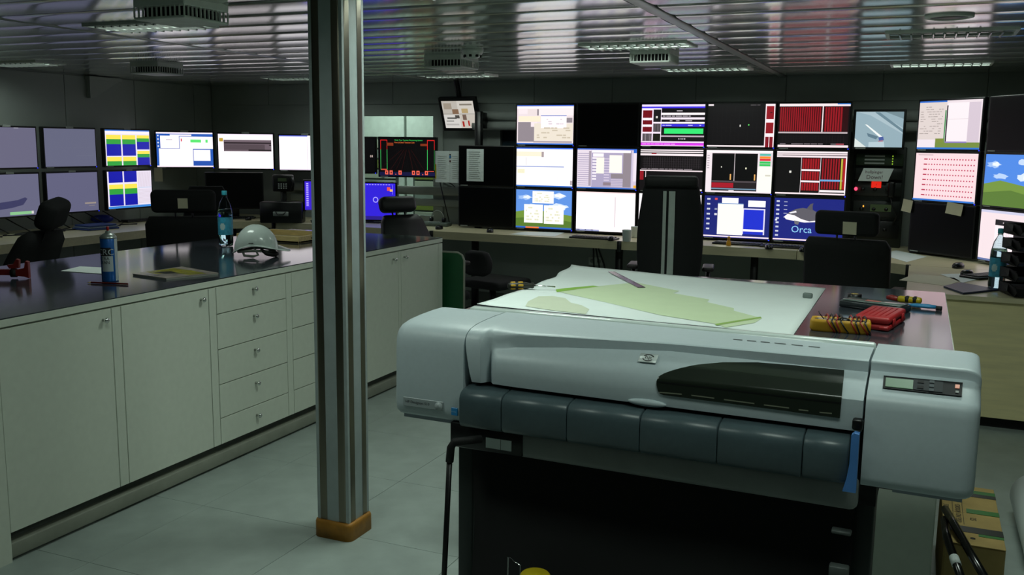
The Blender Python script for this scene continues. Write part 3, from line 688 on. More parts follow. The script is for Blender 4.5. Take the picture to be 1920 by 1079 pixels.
# maker's badge and lettering
c_ = hl(1216, 675, .001)
if c_:
    nrm = (hl(1216, 675, .01) - c_).normalized()
    xa = Vector((1, 0, 0)); ya = nrm.cross(xa).normalized(); xa = ya.cross(nrm)
    B_ = Matrix(((xa.x, ya.x, nrm.x, c_.x), (xa.y, ya.y, nrm.y, c_.y), (xa.z, ya.z, nrm.z, c_.z), (0, 0, 0, 1))) @ TR(0, 0, .004)
    bg = MB().rb(-.027, .027, -.018, .018, 0, .0025, .001, 1, M=B_).build('badge', mat('badge_silver', 'ccd4d2', .35, .1), pr)
    lg = MB()
    for a0, a1 in ((.35, 2.6), (3.5, 5.75)):
        n = 12
        lg.loft([[(1.2 * r_ * math.cos(a0 + (a1 - a0) * i / n), r_ * math.sin(a0 + (a1 - a0) * i / n), 0) for i in range(n + 1)] for r_ in (.0115, .0145)], 0, False, closed=False, M=B_ @ TR(0, 0, .0032))
    lg.text('hp', .021, B_ @ TR(0, -.005, .0032), 0, 'CENTER')
    lg.build('badge_logo', M_INK, bg)
pl_ = hL(757, 752), hL(829, 764)
nm = MB().rb(.031, .178, -.0045, -.001, .812, .842, .002, 1, sm=False).build('name_plate', mat('plate_grey', '98a2a4', .4), pr)
MB().text('HP Designjet 510', .0125, TR(.040, -.0049, .824) @ FRONT).build('plate_lettering', M_INK, nm)
MB().cyl((.162, -.003, .826), (.162, -.0075, .826), .0135, n=18).build('plate_button', mat('button_white', 'b4bdbf', .4), nm)
MB().text('?', .012, TR(.159, -.0078, .822) @ FRONT).build('button_mark', M_INK, nm)
es = MB().rb(.206, .229, -.0038, -.001, .803, .828, .001, 1, sm=False).build('energy_sticker', mat('sticker_blue', '2f8fd0', .4), pr)
MB().text('energy', .006, TR(.2075, -.0042, .814) @ FRONT).build('sticker_lettering', mat('sticker_pale', 'a8d4ec', .4), es)
# control panel
cpq = [hr_(*p, .0014) for p in ((1657, 707), (1805, 720.5), (1803, 746), (1655, 730))]
if all(cpq):
    A, Bv, Cv, D = cpq; nrm = (Bv - A).cross(A - D).normalized()
    if nrm.y > 0: nrm = -nrm
    def cp(u, v, o=0): return (A.lerp(Bv, u)).lerp(D.lerp(Cv, u), v) + nrm * o
    def cprect(u0, v0, u1, v1, o, m, name, parent, b_=.0012):
        mb = MB(); q_ = [cp(u0, v0, o), cp(u0, v1, o), cp(u1, v1, o), cp(u1, v0, o)]; q2 = [p + nrm * b_ for p in q_]
        mb.add([tuple(p) for p in q_ + q2], [(4, 5, 6, 7), (0, 1, 5, 4), (1, 2, 6, 5), (2, 3, 7, 6), (3, 0, 4, 7)]); return mb.build(name, m, parent)
    pn = cprect(0, 0, 1, 1, .0012, mat('panel_dark', '15181b', .6, spec=.2), 'control_panel', pr, .002)
    cprect(.03, .18, .385, .88, .0034, emat('6f9f78', .36), 'lcd_display', pn)
    cprect(.39, .12, .76, .9, .0034, mat('panel_grey', '2a3034', .6, spec=.2), 'key_field', pn)
    for u, v in ((.44, .18), (.44, .60), (.59, .10), (.59, .42), (.59, .72)):
        cprect(u, v, u + (.08 if u < .5 else .06), v + .2, .0048, mat('key_dark', '121416', .6, spec=.2) if u < .5 else mat('key_grey', '50585c', .6, spec=.2), 'key', pn)
    cprect(.91, .22, .965, .48, .0036, emat('d89070', .6), 'amber_lamp', pn); cprect(.92, .68, .96, .82, .0036, M_GREYL, 'key', pn)
for a, b_, n_ in (((1375, 637), (1452, 644), 'seam_text'), ((1452, 644), (1548, 653.5), 'seam_text')):
    s_ = strip(hl, a, b_, 1.6, .0008, 9)
    if s_:
        tb_ = MB()
        for i in range(len(s_) - 1):
            if i % 3 != 2: tb_.quad(*[tuple(p) for p in (s_[i][0], s_[i][1], s_[i + 1][1], s_[i + 1][0])])
        tb_.build('worn_tape', mat('tape_grey', '4c5658', .5), pr)
# roll cover lip along the back
lp = MB(); prof = [(.314, 1.04), (.308, 1.070), (.312, 1.0865), (.322, 1.093), (.338, 1.0935), (.350, 1.086), (.353, 1.04)]
lp.loft([[(x, y, z) for y, z in inset(prof, e)] for x, e in ((.10, .014), (.106, .004), (.114, 0), (1.412, 0), (1.418, .004))]); lp.build('roll_cover', mat('cover_gloss', 'd8e4e0', .16, 0, .02), pr)
# chassis, slot, slate segments
MB().box(.20, 1.46, .05, .30, .73, 1.0).build('chassis', M_BLACKM, pr)
MB().sph((.838, .002, .922), .058, .009, .011, 20, 10).build('finger_lip', M_PRN, pr)
sx = [.258, .402, .613, .834, 1.053, 1.278, 1.392]
for a, b_ in zip(sx, sx[1:]):
    pf = [(.03, .907), (-.028, .901), (-.040, .896), (-.048, .888), (-.052, .878), (-.0535, .866), (-.051, .80), (-.046, .789), (-.036, .784), (.03, .78)]
    MB().loft([[(x, y, z) for y, z in inset(pf, e)] for x, e in ((a + .0012, .004), (a + .004, 0), (b_ - .004, 0), (b_ - .0012, .004))]).build('slate_segment', M_PRND, pr)
MB().rb(.40, 1.418, .005, .06, .695, .783, .02, 3).build('base_bar', mat('bar_grey', '888d8b', .5), pr)
MB().box(.2, 1.46, .06, .34, .70, .78).build('under_tray', M_BLACKM, pr)
MB().rb(.2, .45, .0, .1, .70, .78, .004, 1).build('bracket_plate', M_BLACK, pr)
for x0, x1 in ((.328, .378), (.380, .415)): MB().box(x0, x1, -.003, .0, .715, .748).build('white_sticker', M_PAPER, pr)
# blue lever with white stem
lv = MB(); lv.prism([(1.397, .925), (1.404, .932), (1.416, .93), (1.417, .775), (1.384, .775), (1.392, .81), (1.397, .85)], .045, .07, M=FRONT); lv.build('blue_lever', mat('lever_blue', '4a80c4', .4), pr)
MB().rb(1.393, 1.42, -.02, .03, .925, .955, .006, 2).build('lever_slot', M_BLACK, pr)
MB().box(1.391, 1.394, .05, .054, .69, .765).build('white_stem', M_PAPER, pr)
# stand, bin frame, bin cloth
for x0, x1 in ((.166, .222), (1.398, 1.456)):
    lg_ = MB().rb(x0, x1, .12, .25, .05, .775, .006, 2).build('stand_leg', M_DKLEG, pr)
    MB().rb(x0 - .01, x1 + .01, -.22, .48, .03, .09, .015, 2).build('foot', M_DKLEG, lg_)
    for y in (-.18, .44): MB().cyl((x0 + .01, y, .026), (x1 - .01, y, .026), .026, n=14).build('caster', M_BLACK, lg_)
MB().rb(.14, .24, .08, .26, .755, .772, .003, 1).build('mount_plate', M_BLACK, pr); MB().rb(1.40, 1.53, .06, .26, .752, .764, .003, 1).build('mount_plate', M_BLACK, pr)
for x0, x1 in ((.262, .40),):
    MB().tube([(.36, -.10, .775), (.325, -.145, .777), (.298, -.153, .772), (.288, -.156, .755), (.284, -.157, .71)], .0125, 8).build('rod_elbow', M_BLACKM, pr)
    MB().tube([(.284, -.157, .715), (.262, -.15, .345), (.245, -.14, .06)], .0088, 8).build('bin_rod', M_BLACK, pr)
cl = MB(); nu, nv = 22, 20; rings = []
for j in range(nv + 1):
    v = j / nv; r_ = []
    for i in range(nu + 1):
        u = i / nu; x = .225 + .07 * v + u * (1.182 - .07 * v)
        y = .10 - .20 * v + .05 * math.sin(PI * v) + .012 * math.sin(u * 13 + v * 4) * v; z = .70 - .64 * v
        r_.append((x, y, z))
    rings.append(r_)
co = cl.loft(rings, 0, True, closed=False).build('bin_cloth', mat('bin_fabric', '070808', .9), pr); co.modifiers.new('t', 'SOLIDIFY').thickness = .002
MB().tube([(.468, -.14, .08), (.474, -.14, .44), (.516, -.15, .428), (.518, -.15, .08)], .0035, 6).build('wire_bracket', M_CHROME, pr)
for z in (.64, .52, .43): MB().rb(1.36, 1.41, -.03, .0, z, z + (.01 if z > .6 else .03), .003, 1).build('hinge_clip', mat('clip_grey', '4f5654', .4), pr)
MB().rb(1.375, 1.40, -.035, -.005, .33, .425, .004, 1).build('hinge_clip', mat('clip_grey', '4f5654', .4), pr)
p_ = PM_ @ Vector((.615, -.27, 0)); t = thing('yellow_tube', 'yellow topped tube standing under the printer at the lower edge', 'tube', (p_.x, p_.y, 0))
MB().lathe([(.036, .0), (.04, .004), (.04, .40), (.036, .41), (.001, .41)], 24).build('tube_body', M_BLACKM, t)
MB().lathe([(.041, .41), (.043, .412), (.043, .468), (.038, .474), (.001, .475)], 24).build('cap', mat('tub_yellow', 'c0aa12', .5), t)

# ------------------------------------------------------------------ carton, cables and roll at lower right
zc_ = .30; br = onz(1863, 919, zc_); fr = onz(1886, 1033, zc_)
t = thing('cardboard_box', 'cardboard carton with green and black tape beside the table', 'box', (br.x, fr.y, 0)); bw, bl = br.x - .165, br.y - fr.y
MB().rb(-bw, 0, 0, bl, 0, zc_ - .004, .006, 1, sm=False).build('body', M_CARD, t)
for y0, y1 in ((.0, bl / 2 - .001), (bl / 2 + .001, bl)): MB().rb(-bw, 0, y0, y1, zc_ - .004, zc_, .001, 1, sm=False).build('flap', M_CARD, t)
M_GT, M_KT = mat('tape_green', '2f6a2c', .4), mat('tape_black', '20251f', .4)
for x0, x1, y0, y1, m in ((-bw, .001, bl * .86, bl * .92, M_GT), (-bw, .001, bl * .80, bl * .86, M_KT), (-.11, .001, bl * .5, bl * .57, M_GT), (-bw, .001, bl * .18, bl * .27, M_KT), (-.08, .0, bl * .14, bl * .175, M_GT)):
    MB().box(x0, x1, y0, y1, zc_, zc_ + .0012).build('tape', m, t)
tx = MB(); tx.text('USE NO HOOKS', .026, TR(-.13, bl * .32, zc_ + .001) @ RZ(PI / 2)); tx.text('FRAGILE', .026, TR(-.17, bl * .45, zc_ + .001) @ RZ(PI / 2)); tx.text('52', .03, TR(-.08, bl * .38, zc_ + .001) @ RZ(PI / 2))
for x in (-.158, -.124): tx.box(x, x + .0015, bl * .3, bl * .76, zc_, zc_ + .001)
tx.build('printed_marks', M_INK, t)
MB().cyl((-.1, bl * .1, zc_ - .001), (-.1, bl * .1, zc_ + .0006), .009, n=10).build('punched_hole', M_INK, t)
for k, (pts, lab) in enumerate(([[(1772, 955, 3.5), (1790, 985, 3.35), (1815, 1030, 3.2), (1850, 1090, 3.05)], 'thick black cable hanging in front of the carton'], [[(1771, 975, 3.45), (1776, 1010, 3.3), (1790, 1050, 3.2), (1806, 1095, 3.1)], 'black cable with white band beside the table end'])):
    P = [atd(a, b_, dd) for a, b_, dd in pts];     e_ = P[-1]; P += [Vector((e_.x + .03, e_.y - .04, max(e_.z - .15, .1))), Vector((e_.x + .04, e_.y - .05, .012))]
    t = thing('black_cable', lab, 'cable', (P[-1].x, P[-1].y, 0)); o_ = Vector((P[-1].x, P[-1].y, 0))
    MB().tube([p - o_ for p in P], .0145, 10).build('cable', mat('cable_gloss', '0a0a0b', .2), t)
    if k:
        a = P[2] - o_; b_ = P[3] - o_; MB().cyl(a.lerp(b_, -.1), a.lerp(b_, .25), .016, n=12).build('white_band', M_PAPER, t)
rp = onz(1960, 1010, .11); t = thing('paper_roll', 'thick white paper roll on the floor at right edge', 'roll', (rp.x + .02, rp.y - .12, .11))
MB().lathe([(.04, 0), (.108, 0), (.11, .004), (.11, .62), (.04, .62), (.04, 0)], 32, M=RX(-PI / 2)).build('roll', M_PAPER, t)
MB().lathe([(.034, -.002), (.04, -.002), (.04, .622), (.034, .622), (.034, -.002)], 20, M=RX(-PI / 2)).build('core', M_BLACK, t)

# ------------------------------------------------------------------ desks
DZ = .80; DT = .075
def desk(name_label, pts, legs, clip=None, DT=.075, cat='desk'):
    cx = sum(p[0] for p in pts) / len(pts); cy = sum(p[1] for p in pts) / len(pts)
    t = thing('desk', name_label, cat, (cx, cy, 0), 0, 'console desks')
    L_ = [(x - cx, y - cy) for x, y in pts]
    MB().prism(L_, DZ - DT, DZ).build('worktop', [M_BIRCHT], t)
    for x, y in legs:
        g_ = MB().rb(x - cx - .03, x - cx + .03, y - cy - .03, y - cy + .03, .03, DZ - DT, .006, 1).build('leg', M_BLACK, t)
        MB().rb(x - cx - .035, x - cx + .035, y - cy - .3, y - cy + .3, 0, .03, .008, 1).build('foot', M_BLACK, g_)
    if clip: MB().rb(clip[0] - cx - .018, clip[0] - cx + .018, clip[1] - cy - .012, clip[1] - cy + .02, DZ - DT - .02, DZ + .002, .003, 1).build('joint_clip', M_BLACK, t)
    return t
YD = 8.09
desk('long birch desk under the grey screens by the left wall', [(-7.7, 4.4), (-6.75, 4.4), (-6.72, 7.95), (-7.7, 7.95)], [(-7.1, 4.9), (-7.1, 7.4)])
desk('birch corner desk under the angled screens', [(-7.7, 7.955), (-6.72, 7.955), (-6.36, 8.32), (-6.26, 8.20), (-6.26, 8.95), (-7.7, 8.95)], [(-7.0, 8.4)], (-6.30, 8.22))
desk('birch desk behind the pillar, left of the black chair', [(-6.25, 8.20), (-4.34, 8.13), (-4.34, 8.95), (-6.25, 8.95)], [(-5.9, 8.55), (-4.7, 8.55)], (-4.35, 8.13))
desk('birch desk under the black screen and wallpaper screen', [(-4.33, 8.13), (-2.42, YD), (-2.42, 8.95), (-4.33, 8.95)], [(-4.05, 8.5), (-2.55, 8.5)], (-2.43, YD))
desk('birch desk under the blue screens in the middle', [(-2.41, YD), (-.9, YD), (-.9, 8.95), (-2.41, 8.95)], [(-1.3, 8.5)])
desk('birch corner desk at right under the pink number screen', [(-.895, YD), (-.03, 7.48), (1.6, 7.48), (1.6, 8.95), (-.895, 8.95)], [(-.5, 8.4), (1.2, 8.3)], (-.035, 7.49))
t = desk('birch return desk with wide panel at right edge', [(-.03, 6.07), (2.0, 6.07), (2.0, 7.475), (-.03, 7.475)], [], None, .028)
o_ = Vector(t.location)
MB().rb(-.02 - o_.x, 1.98 - o_.x, 6.10 - o_.y, 6.125 - o_.y, 0.075, DZ - .03, .002, 1, sm=False).build('front_panel', M_BIRCH, t)
MB().box(0 - o_.x, 1.9 - o_.x, 6.18 - o_.y, 6.3 - o_.y, 0, .09).build('plinth', M_BLACKM, t)
MB().rb(-.02 - o_.x, .005 - o_.x, 6.13 - o_.y, 7.4 - o_.y, .075, DZ - .03, .002, 1, sm=False).build('side_panel', M_BIRCH, t)
def dsk(px, py, z=DZ): return onz(px, py, z)

# ------------------------------------------------------------------ screens
def rows(x0, y0, x1, y1, n, c, dens=.8, k=1., hh=.55):
    o = []; h = (y1 - y0) / n
    for i in range(n):
        x = x0
        while x < x1 - .01:
            w = random.uniform(.03, .12) * (x1 - x0) / .6
            if random.random() < dens: o.append((x, y0 + i * h + h * (1 - hh) / 2, min(x + w, x1), y0 + i * h + h * (1 + hh) / 2, c))
            x += w + .012
    return o
def vbars(x0, y0, x1, y1, n, c, f=.7): return [(x0 + (x1 - x0) * (i + .5 - f / 2) / n, y0, x0 + (x1 - x0) * (i + .5 + f / 2) / n, y1, c) for i in range(n)]
def hbars(x0, y0, x1, y1, n, c, f=.5): return [(x0, y0 + (y1 - y0) * (i + .5 - f / 2) / n, x1, y0 + (y1 - y0) * (i + .5 + f / 2) / n, c) for i in range(n)]
def grid(x0, y0, x1, y1, nx, ny, c, t=.002): return [(x0 + (x1 - x0) * i / nx - t, y0, x0 + (x1 - x0) * i / nx + t, y1, c) for i in range(1, nx)] + [(x0, y0 + (y1 - y0) * i / ny - t, x1, y0 + (y1 - y0) * i / ny + t, c) for i in range(1, ny)]
WH = 'fff3fa'
def win(x0, y0, x1, y1, c=WH, tb='4a70c8', th=.03): return [(x0, y0, x1, y1, c), (x0, y0, x1, y0 + th, tb)]
def screen_mesh(w, h, bg, rects, polys=(), texts=(), k=1.):
    mats = []; mb = MB()
    def mi(c):
        m = emat(c, k)
        if m not in mats: mats.append(m)
        return mats.index(m)
    def P(u, v, l): return ((u - .5) * w, -.0002 * l, (.5 - v) * h)
    mb.quad(P(0, 1, 0), P(1, 1, 0), P(1, 0, 0), P(0, 0, 0), mi(bg)); l = 1
    for r_ in rects:
        l += .25; mb.quad(P(r_[0], r_[3], l), P(r_[2], r_[3], l), P(r_[2], r_[1], l), P(r_[0], r_[1], l), mi(r_[4]))
    for pts, c in polys:
        l += .5; mb.add([P(u, v, l) for u, v in pts], [tuple(reversed(range(len(pts))))], mi(c))
    for s_, u, v, size, c in texts:
        l += .5; q_ = P(u, v, l); mb.text(s_, size, TR(*q_) @ FRONT, mi(c))
    return mb, mats
MW, MH = .584, .375
def monitor(label, c, rz=0, w=MW, h=MH, bg=None, rects=(), polys=(), texts=(), led=True, tilt=0, roll=0, bz=.0155, k=1., group='console monitors', foot=None, tabs=True, arm=True):
    t = thing('monitor', label, 'monitor', tuple(c), rz, group)
    t.rotation_mode = 'ZXY' if False else 'XYZ'; t.rotation_euler = (tilt, roll, rz)
    f = MB(); f.rb(-w / 2 - bz, w / 2 + bz, .0, .045, -h / 2 - bz, h / 2 + bz, .006, 2, sm=False)
    f.build('housing', M_BLACK, t)
    MB().rb(-w * .32, w * .32, .045, .075, -h * .32, h * .32, .012, 1).build('back_shell', M_BLACKM, t)
    if bg is None: MB().box(-w / 2, w / 2, -.0012, .001, -h / 2, h / 2).build('dark_screen', M_OFF, t)
    else:
        mb, ms = screen_mesh(w, h, bg, rects, polys, texts, k); mb.build('lit_screen', ms, t, (0, -.0008, 0))
    if led: MB().rb(w / 2 - .004, w / 2 + .006, -.003, 0, -h / 2 - bz * .75, -h / 2 - bz * .3, .001, 1).build('power_light', emat('2030ff', 2.), t)
    if tabs:
        MB().box(-w / 2 + .01, -w / 2 + .09, -.002, 0, -h / 2 - bz * .8, -h / 2 - bz * .25).build('asset_label', M_GREYL, t)
    if tabs == 2: MB().box(-.04, .04, -.002, 0.004, h / 2 + bz * .3, h / 2 + bz + .008).build('top_label', M_GREYL, t)
    if arm: MB().rb(-.05, .05, .075, .16 if arm is True else arm, -.05, .05, .008, 1).build('mount_arm', M_BLACK, t)
    if foot is not None:
        z0 = foot - c[2]
        MB().rb(-.04, .04, .05, .08, z0 + .01, 0, .006, 1).build('stand_neck', M_BLACK, t); MB().rb(-.13, .13, -.04, .18, z0, z0 + .015, .006, 2).build('stand_base', M_BLACK, t)
    return t
CX = [-3.653 + .292, -3.022 + .292, -2.402 + .292, -1.788 + .292, -1.168 + .292]; CZ = [1.8345, 1.4275, 1.0195]; YM = 8.6
CXm = -4.275 + .292
def mm(label, i, j, **kw): return monitor(label, (CX[i] if i >= 0 else CXm, YM, CZ[j]), **kw)
XPB = ['3f78d8']
def meadow(): return [([(0, .58), (.3, .5), (.65, .57), (1, .64), (1, 1), (0, 1)], '6f8f38'), ([(0, .75), (.5, .68), (1, .8), (1, 1), (0, 1)], '55762c'), *[([(cu + ru * math.cos(a * PI / 7) * (1 + .25 * math.sin(a * 3.1 + cu * 9)), cv + rv * math.sin(a * PI / 7) * (1 + .3 * math.sin(a * 2.3 + cv * 7))) for a in range(14)], c) for cu, cv, ru, rv, c in ((.16, .2, .12, .06, '9cbcec'), (.2, .19, .07, .04, 'e4ecfa'), (.74, .14, .15, .07, 'c0d4f4'), (.78, .13, .09, .045, 'f0f4fc'), (.3, .42, .13, .05, 'b4ccf0'), (.76, .42, .17, .08, 'd4e2f8'), (.8, .43, .1, .05, 'f4f8fe'))]]
G1, G2, G3 = 'c4b8bc', '8f868c', 'efe2e6'
# top row
mm('lit monitor full of grey program windows, top left of the tall bank', 0, 0, bg='e8dade', rects=[(0, 0, 1, .025, '3a62c8'), (0, .04, 1, .09, 'f8eef0'), (.03, .1, .19, .22, G3), (.19, .1, .36, .26, 'e6d8d8'), (.36, .1, .39, .26, G2), (.39, .1, 1, .26, 'f4e8ea'), (.03, .28, .42, .42, 'f2e6cc'), (.02, .43, .31, .93, '8f858c'), (.25, .43, .36, .55, G3), (.31, .46, .99, .9, 'e6dccc'), (.43, .26, .88, .58, 'fbf2f4'), (.43, .26, .88, .28, '5a74c0'), (.88, .32, .98, .44, G2), (.3, .91, .98, .95, 'a89a9c'), (0, .965, 1, 1, '2c62c0')] + rows(.36, .55, .95, .85, 5, 'c8bca8', .5) + rows(.5, .33, .84, .5, 3, 'd8ccd4', .5))
mm('switched-off black monitor in top row between two lit screens', 1, 0, led=False)
mm('monitor with purple bars and a green block in the top row', 2, 0, bg='141014', rects=[(0, 0, 1, .05, 'e8d8f8'), (0, .05, 1, .09, '4030e0'), (0, .09, .32, .12, 'f4e8f4'), (.0, .12, .32, .88, 'f0e0f0')] + [(.02, a, .17, b_, '7c1420') for a, b_ in ((.14, .32), (.38, .48), (.54, .66))] + vbars(.02, .14, .17, .66, 8, '35080e', .25) + [(.02, .7, .17, .88, '221a20')] + vbars(.02, .7, .17, .88, 7, 'b0a4ac', .3) + [(.02, .33, .17, .37, WH), (.02, .49, .17, .53, WH), (.19, .12, .31, .42, '18181a'), (.19, .46, .31, .66, '2a262a'), (.19, .7, .31, .88, '1c1c14')] + vbars(.19, .46, .31, .66, 6, '8a8086', .3) + [(.23, .28, .26, .33, 'd0d0c8'), (.32, .13, 1, .18, '100e12'), (.32, .2, 1, .25, WH), (.32, .26, 1, .3, '181418'), (.32, .31, 1, .36, 'f0e4f0'), (.32, .37, 1, .41, '181418'), (.32, .42, 1, .46, WH), (.32, .47, 1, .53, '3830d8'), (.34, .56, 1, .73, '101814'), (.37, .575, .985, .70, '34e070'), (.32, .745, 1, .78, 'b8a8b4'), (.32, .79, 1, .86, '181418'), (0, .885, 1, .92, 'f0d8f4'), (0, .925, 1, .985, 'd838e8'), (0, .985, 1, 1, WH)] + rows(.34, .14, .95, .17, 1, 'c8c0c8', .4) + rows(.34, .26, .95, .3, 1, 'b0a8b0', .5) + rows(.34, .37, .95, .41, 1, 'b0a8b0', .5) + rows(.34, .48, .95, .52, 1, 'c0b8f0', .5) + rows(.6, .80, .72, .85, 1, 'c8c0c8', .9) + rows(.02, .935, .55, .975, 1, 'f4a0f8', .6))
mm('dark plot monitor with red boxes on its right side, top row', 3, 0, bg='0c090b', rects=grid(.02, .06, .87, .94, 13, 9, '1d181b') + [(0, 0, .08, .04, 'e8dce0'), (.86, 0, 1, 1, 'f6e6ea')] + [(.875, a, .985, b_, '8c1420') for a, b_ in ((.05, .35), (.43, .68))] + [(.875, .76, .925, 1, '7c1220'), (.935, .76, .985, 1, '7c1220'), (0, .965, .86, 1, 'e6dadd'), (.485, .48, .5, .53, 'e0e0d8'), (.61, .47, .63, .5, '5fd060'), (.93, .19, .96, .21, '301014')] + rows(.08, .015, .85, .035, 1, '6a6468', .5))
mm('monitor with dark red vertical bars across top row, right end', 4, 0, bg='0e0a0c', rects=[(0, 0, 1, .06, 'f0e2e4'), (.82, 0, 1, .02, '3a80d8'), (0, .06, .98, .66, '2a0a0e')] + vbars(.01, .08, .6, .63, 19, '8e1620', .62) + [(.615, .06, .63, .66, 'f0e4e6')] + vbars(.65, .08, .9, .63, 7, '8e1620', .7) + [(0, .64, .98, .675, 'b8aaae'), (0, .94, 1, .99, 'f0dde0')] + grid(.03, .70, .97, .9, 24, 4, '221c20') + rows(.03, .9, .97, .93, 1, '8a8086', .7) + [(.83, .9, .94, .93, 'a04450')])
# middle row
mm('bright monitor with white program windows, middle row left', 0, 1, bg='fffafc', rects=[(0, 0, 1, .03, '3a6ae0'), (0, .1, .45, .22, 'f4ead2'), (.45, .1, .49, .24, 'a89a9c'), (.0, .24, .17, .47, 'fff6f8'), (.17, .25, .84, .46, 'fffdf8'), (.17, .25, .175, .46, '9a90a4'), (.0, .47, .85, .49, '6a84c8'), (.02, .55, .15, .66, 'ece8c8'), (.74, .5, .745, .95, 'e8dce0'), (.96, .82, 1, .94, 'b4a8ae'), (0, .965, 1, 1, '3468c0')])
mm('monitor with grey tables and spreadsheet panes, middle row', 1, 1, bg='cfc4d8', rects=[(0, 0, 1, .03, '4468c8'), (0, .03, .24, .97, 'e2d6e2')] + hbars(.01, .1, .2, .95, 16, 'b0a4bc', .4) + [(.2, .06, .24, .94, 'a296a4'), (.25, .04, .92, .97, 'a9a0bc'), (.25, .04, .9, .1, WH), (.27, .12, .45, .2, WH), (.33, .22, .46, .62, 'f8f4e4')] + hbars(.26, .2, .33, .8, 8, 'f4ecf4', .5) + [(.55, .16, .76, .6, 'fff8e8'), (.78, .1, .91, .95, '8f848c'), (.58, .62, .78, .74, '8c8288'), (.45, .84, .58, .92, '8c7c86'), (.95, .0, 1, .1, '2c62c8'), (.95, .1, 1, .8, 'e8dce8'), (.96, .9, 1, .97, 'f0b030'), (0, .97, 1, 1, '3468c0')] + hbars(.46, .22, .55, .82, 9, 'd0c4d8', .4) + hbars(.58, .75, .78, .95, 5, 'c8bccc', .5))
mm('dark plot monitor half hidden by the striped chair', 2, 1, bg='110d0f', rects=[(0, 0, 1, .03, 'e8dce0'), (0, .05, 1, .075, 'f4e8ea'), (0, .1, 1, .15, 'f0e2e6'), (.04, .18, .97, .46, '171315')] + grid(.04, .18, .97, .46, 26, 5, '3a3438') + [(0, .5, 1, .53, 'e8d8dc'), (0, .53, .06, .75, '8c1622'), (.09, .53, .1, .8, 'e0d0d4'), (.85, .95, 1, .99, 'e8dce0'), (.18, .1, .26, .115, 'c03040')] + rows(.02, .46, .98, .49, 1, '8a8086', .6))
mm('monitor with two black plots in a pale frame, middle row', 3, 1, bg='eadfe4', rects=[(0, 0, 1, .05, 'f8eef0'), (.09, .07, .78, .96, '1a1618'), (.095, .1, .43, .72, '050405'), (.44, .1, .77, .72, '050405'), (.432, .07, .44, .74, 'd8ccd0'), (.23, .38, .245, .41, 'd8d8c8'), (.60, .40, .62, .44, 'e8e8c8'), (.095, .72, .77, .76, '4c4448'), (.095, .77, .43, .89, 'a01828'), (.44, .77, .77, .89, '241e20'), (.09, .9, .77, .93, '7090a8'), (.37, .56, .39, .7, 'e0a860'), (.735, .56, .755, .7, 'e0a860'), (.8, .05, .99, .36, 'd8ccd4'), (.81, .07, .97, .12, '5ab8a8'), (.81, .13, .97, .185, 'f08828'), (.81, .19, .97, .235, 'd82030'), (.81, .25, .97, .3, '30c058'), (.81, .31, .97, .36, '30c058'), (.79, .38, 1, .97, 'f4f6ea'), (.9, .56, .98, .6, 'd0ccc0'), (.36, .945, .44, .97, 'f8f0f4')] + hbars(.015, .1, .05, .45, 6, 'b4a8b0', .4))
mm('monitor with red bar columns and a yellow strip, middle row right', 4, 1, bg='0d0a0c', rects=[(0, 0, 1, .04, 'f4e6ea'), (0, .05, 1, .085, 'e4d4d8'), (0, .1, 1, .14, 'f0dfe4'), (.0, .14, .36, .95, '0b090a'), (.355, .14, .362, .95, 'e8dadf')] + vbars(.37, .16, .62, .4, 7, '98161f', .75) + vbars(.37, .46, .62, .66, 7, '98161f', .75) + vbars(.37, .72, .62, .9, 7, '98161f', .75) + [(.365, .41, .63, .45, 'f0e0e4'), (.365, .67, .63, .71, 'f0e0e4'), (.63, .14, .637, .95, 'e8dadf')] + vbars(.65, .16, .91, .86, 7, '8e141e', .62) + [(.64, .64, .96, .68, '6aa4d8'), (.92, .16, .945, .86, 'b8b040'), (.95, .16, .985, .86, 'a81c20'), (.985, .14, 1, .95, WH), (.64, .88, .99, .93, 'f4e8ea'), (.19, .45, .22, .5, 'd8d8d0'), (0, .955, 1, .99, 'f0e0e4'), (0, .09, .08, .12, 'd8ccd0')])
# bottom row
mm('monitor with blue sky and meadow wallpaper behind three windows', 0, 2, bg='5f90dc', polys=meadow(), rects=[], texts=[])
t_ = bpy.context.scene.objects
mw = [o for o in S.objects if o.get('label', '').startswith('monitor with blue sky and meadow wallpaper behind three')][0]
mb, ms = screen_mesh(MW, MH, 'ffffff', [(0, 0, 1, 1, 'fbf8f0')] + rows(.1, .1, .8, .9, 5, 'dcdcc0', .6)); 
for (u0, v0, u1, v1) in ((.3, .03, .68, .34), (.15, .38, .49, .86), (.51, .39, .86, .87)):
    q_ = MB(); 
    for f_, i_ in zip(mb.f, mb.mi):
        q_.add([((u0 + (mb.v[i][0] / MW + .5) * (u1 - u0) - .5) * MW, mb.v[i][1] - .002, (.5 - (v0 + (.5 - mb.v[i][2] / MH) * (v1 - v0))) * MH) for i in f_], [tuple(range(len(f_)))], i_)
    q_.build('program_window', ms, mw)
MB().box(-MW / 2, MW / 2, -.0022, -.002, -MH / 2, -MH / 2 + .016).build('task_bar', emat('2c62c0'), mw); MB().box(-MW * .32, -MW * .08, -.0026, -.0023, -MH / 2, -MH / 2 + .014).build('orange_task', emat('f07838'), mw)
mm('glaring white spreadsheet monitor next to the white cups', 1, 2, bg='fff8fb', rects=[(0, 0, 1, .03, 'f8d8d8')] + [(.1 + .06 * i, .08, .103 + .06 * i, .95, 'f4e8ee') for i in range(14)] + [(.66, .12, .67, .88, 'c8b0b8'), (0, .96, .4, 1, '9aa0c8')] + rows(.0, .955, .35, .99, 1, '3c4468', .8))
mm('white monitor almost hidden behind the striped chair', 2, 2, bg='fdf4f8', rects=[(0, .95, 1, 1, '3468c0')])
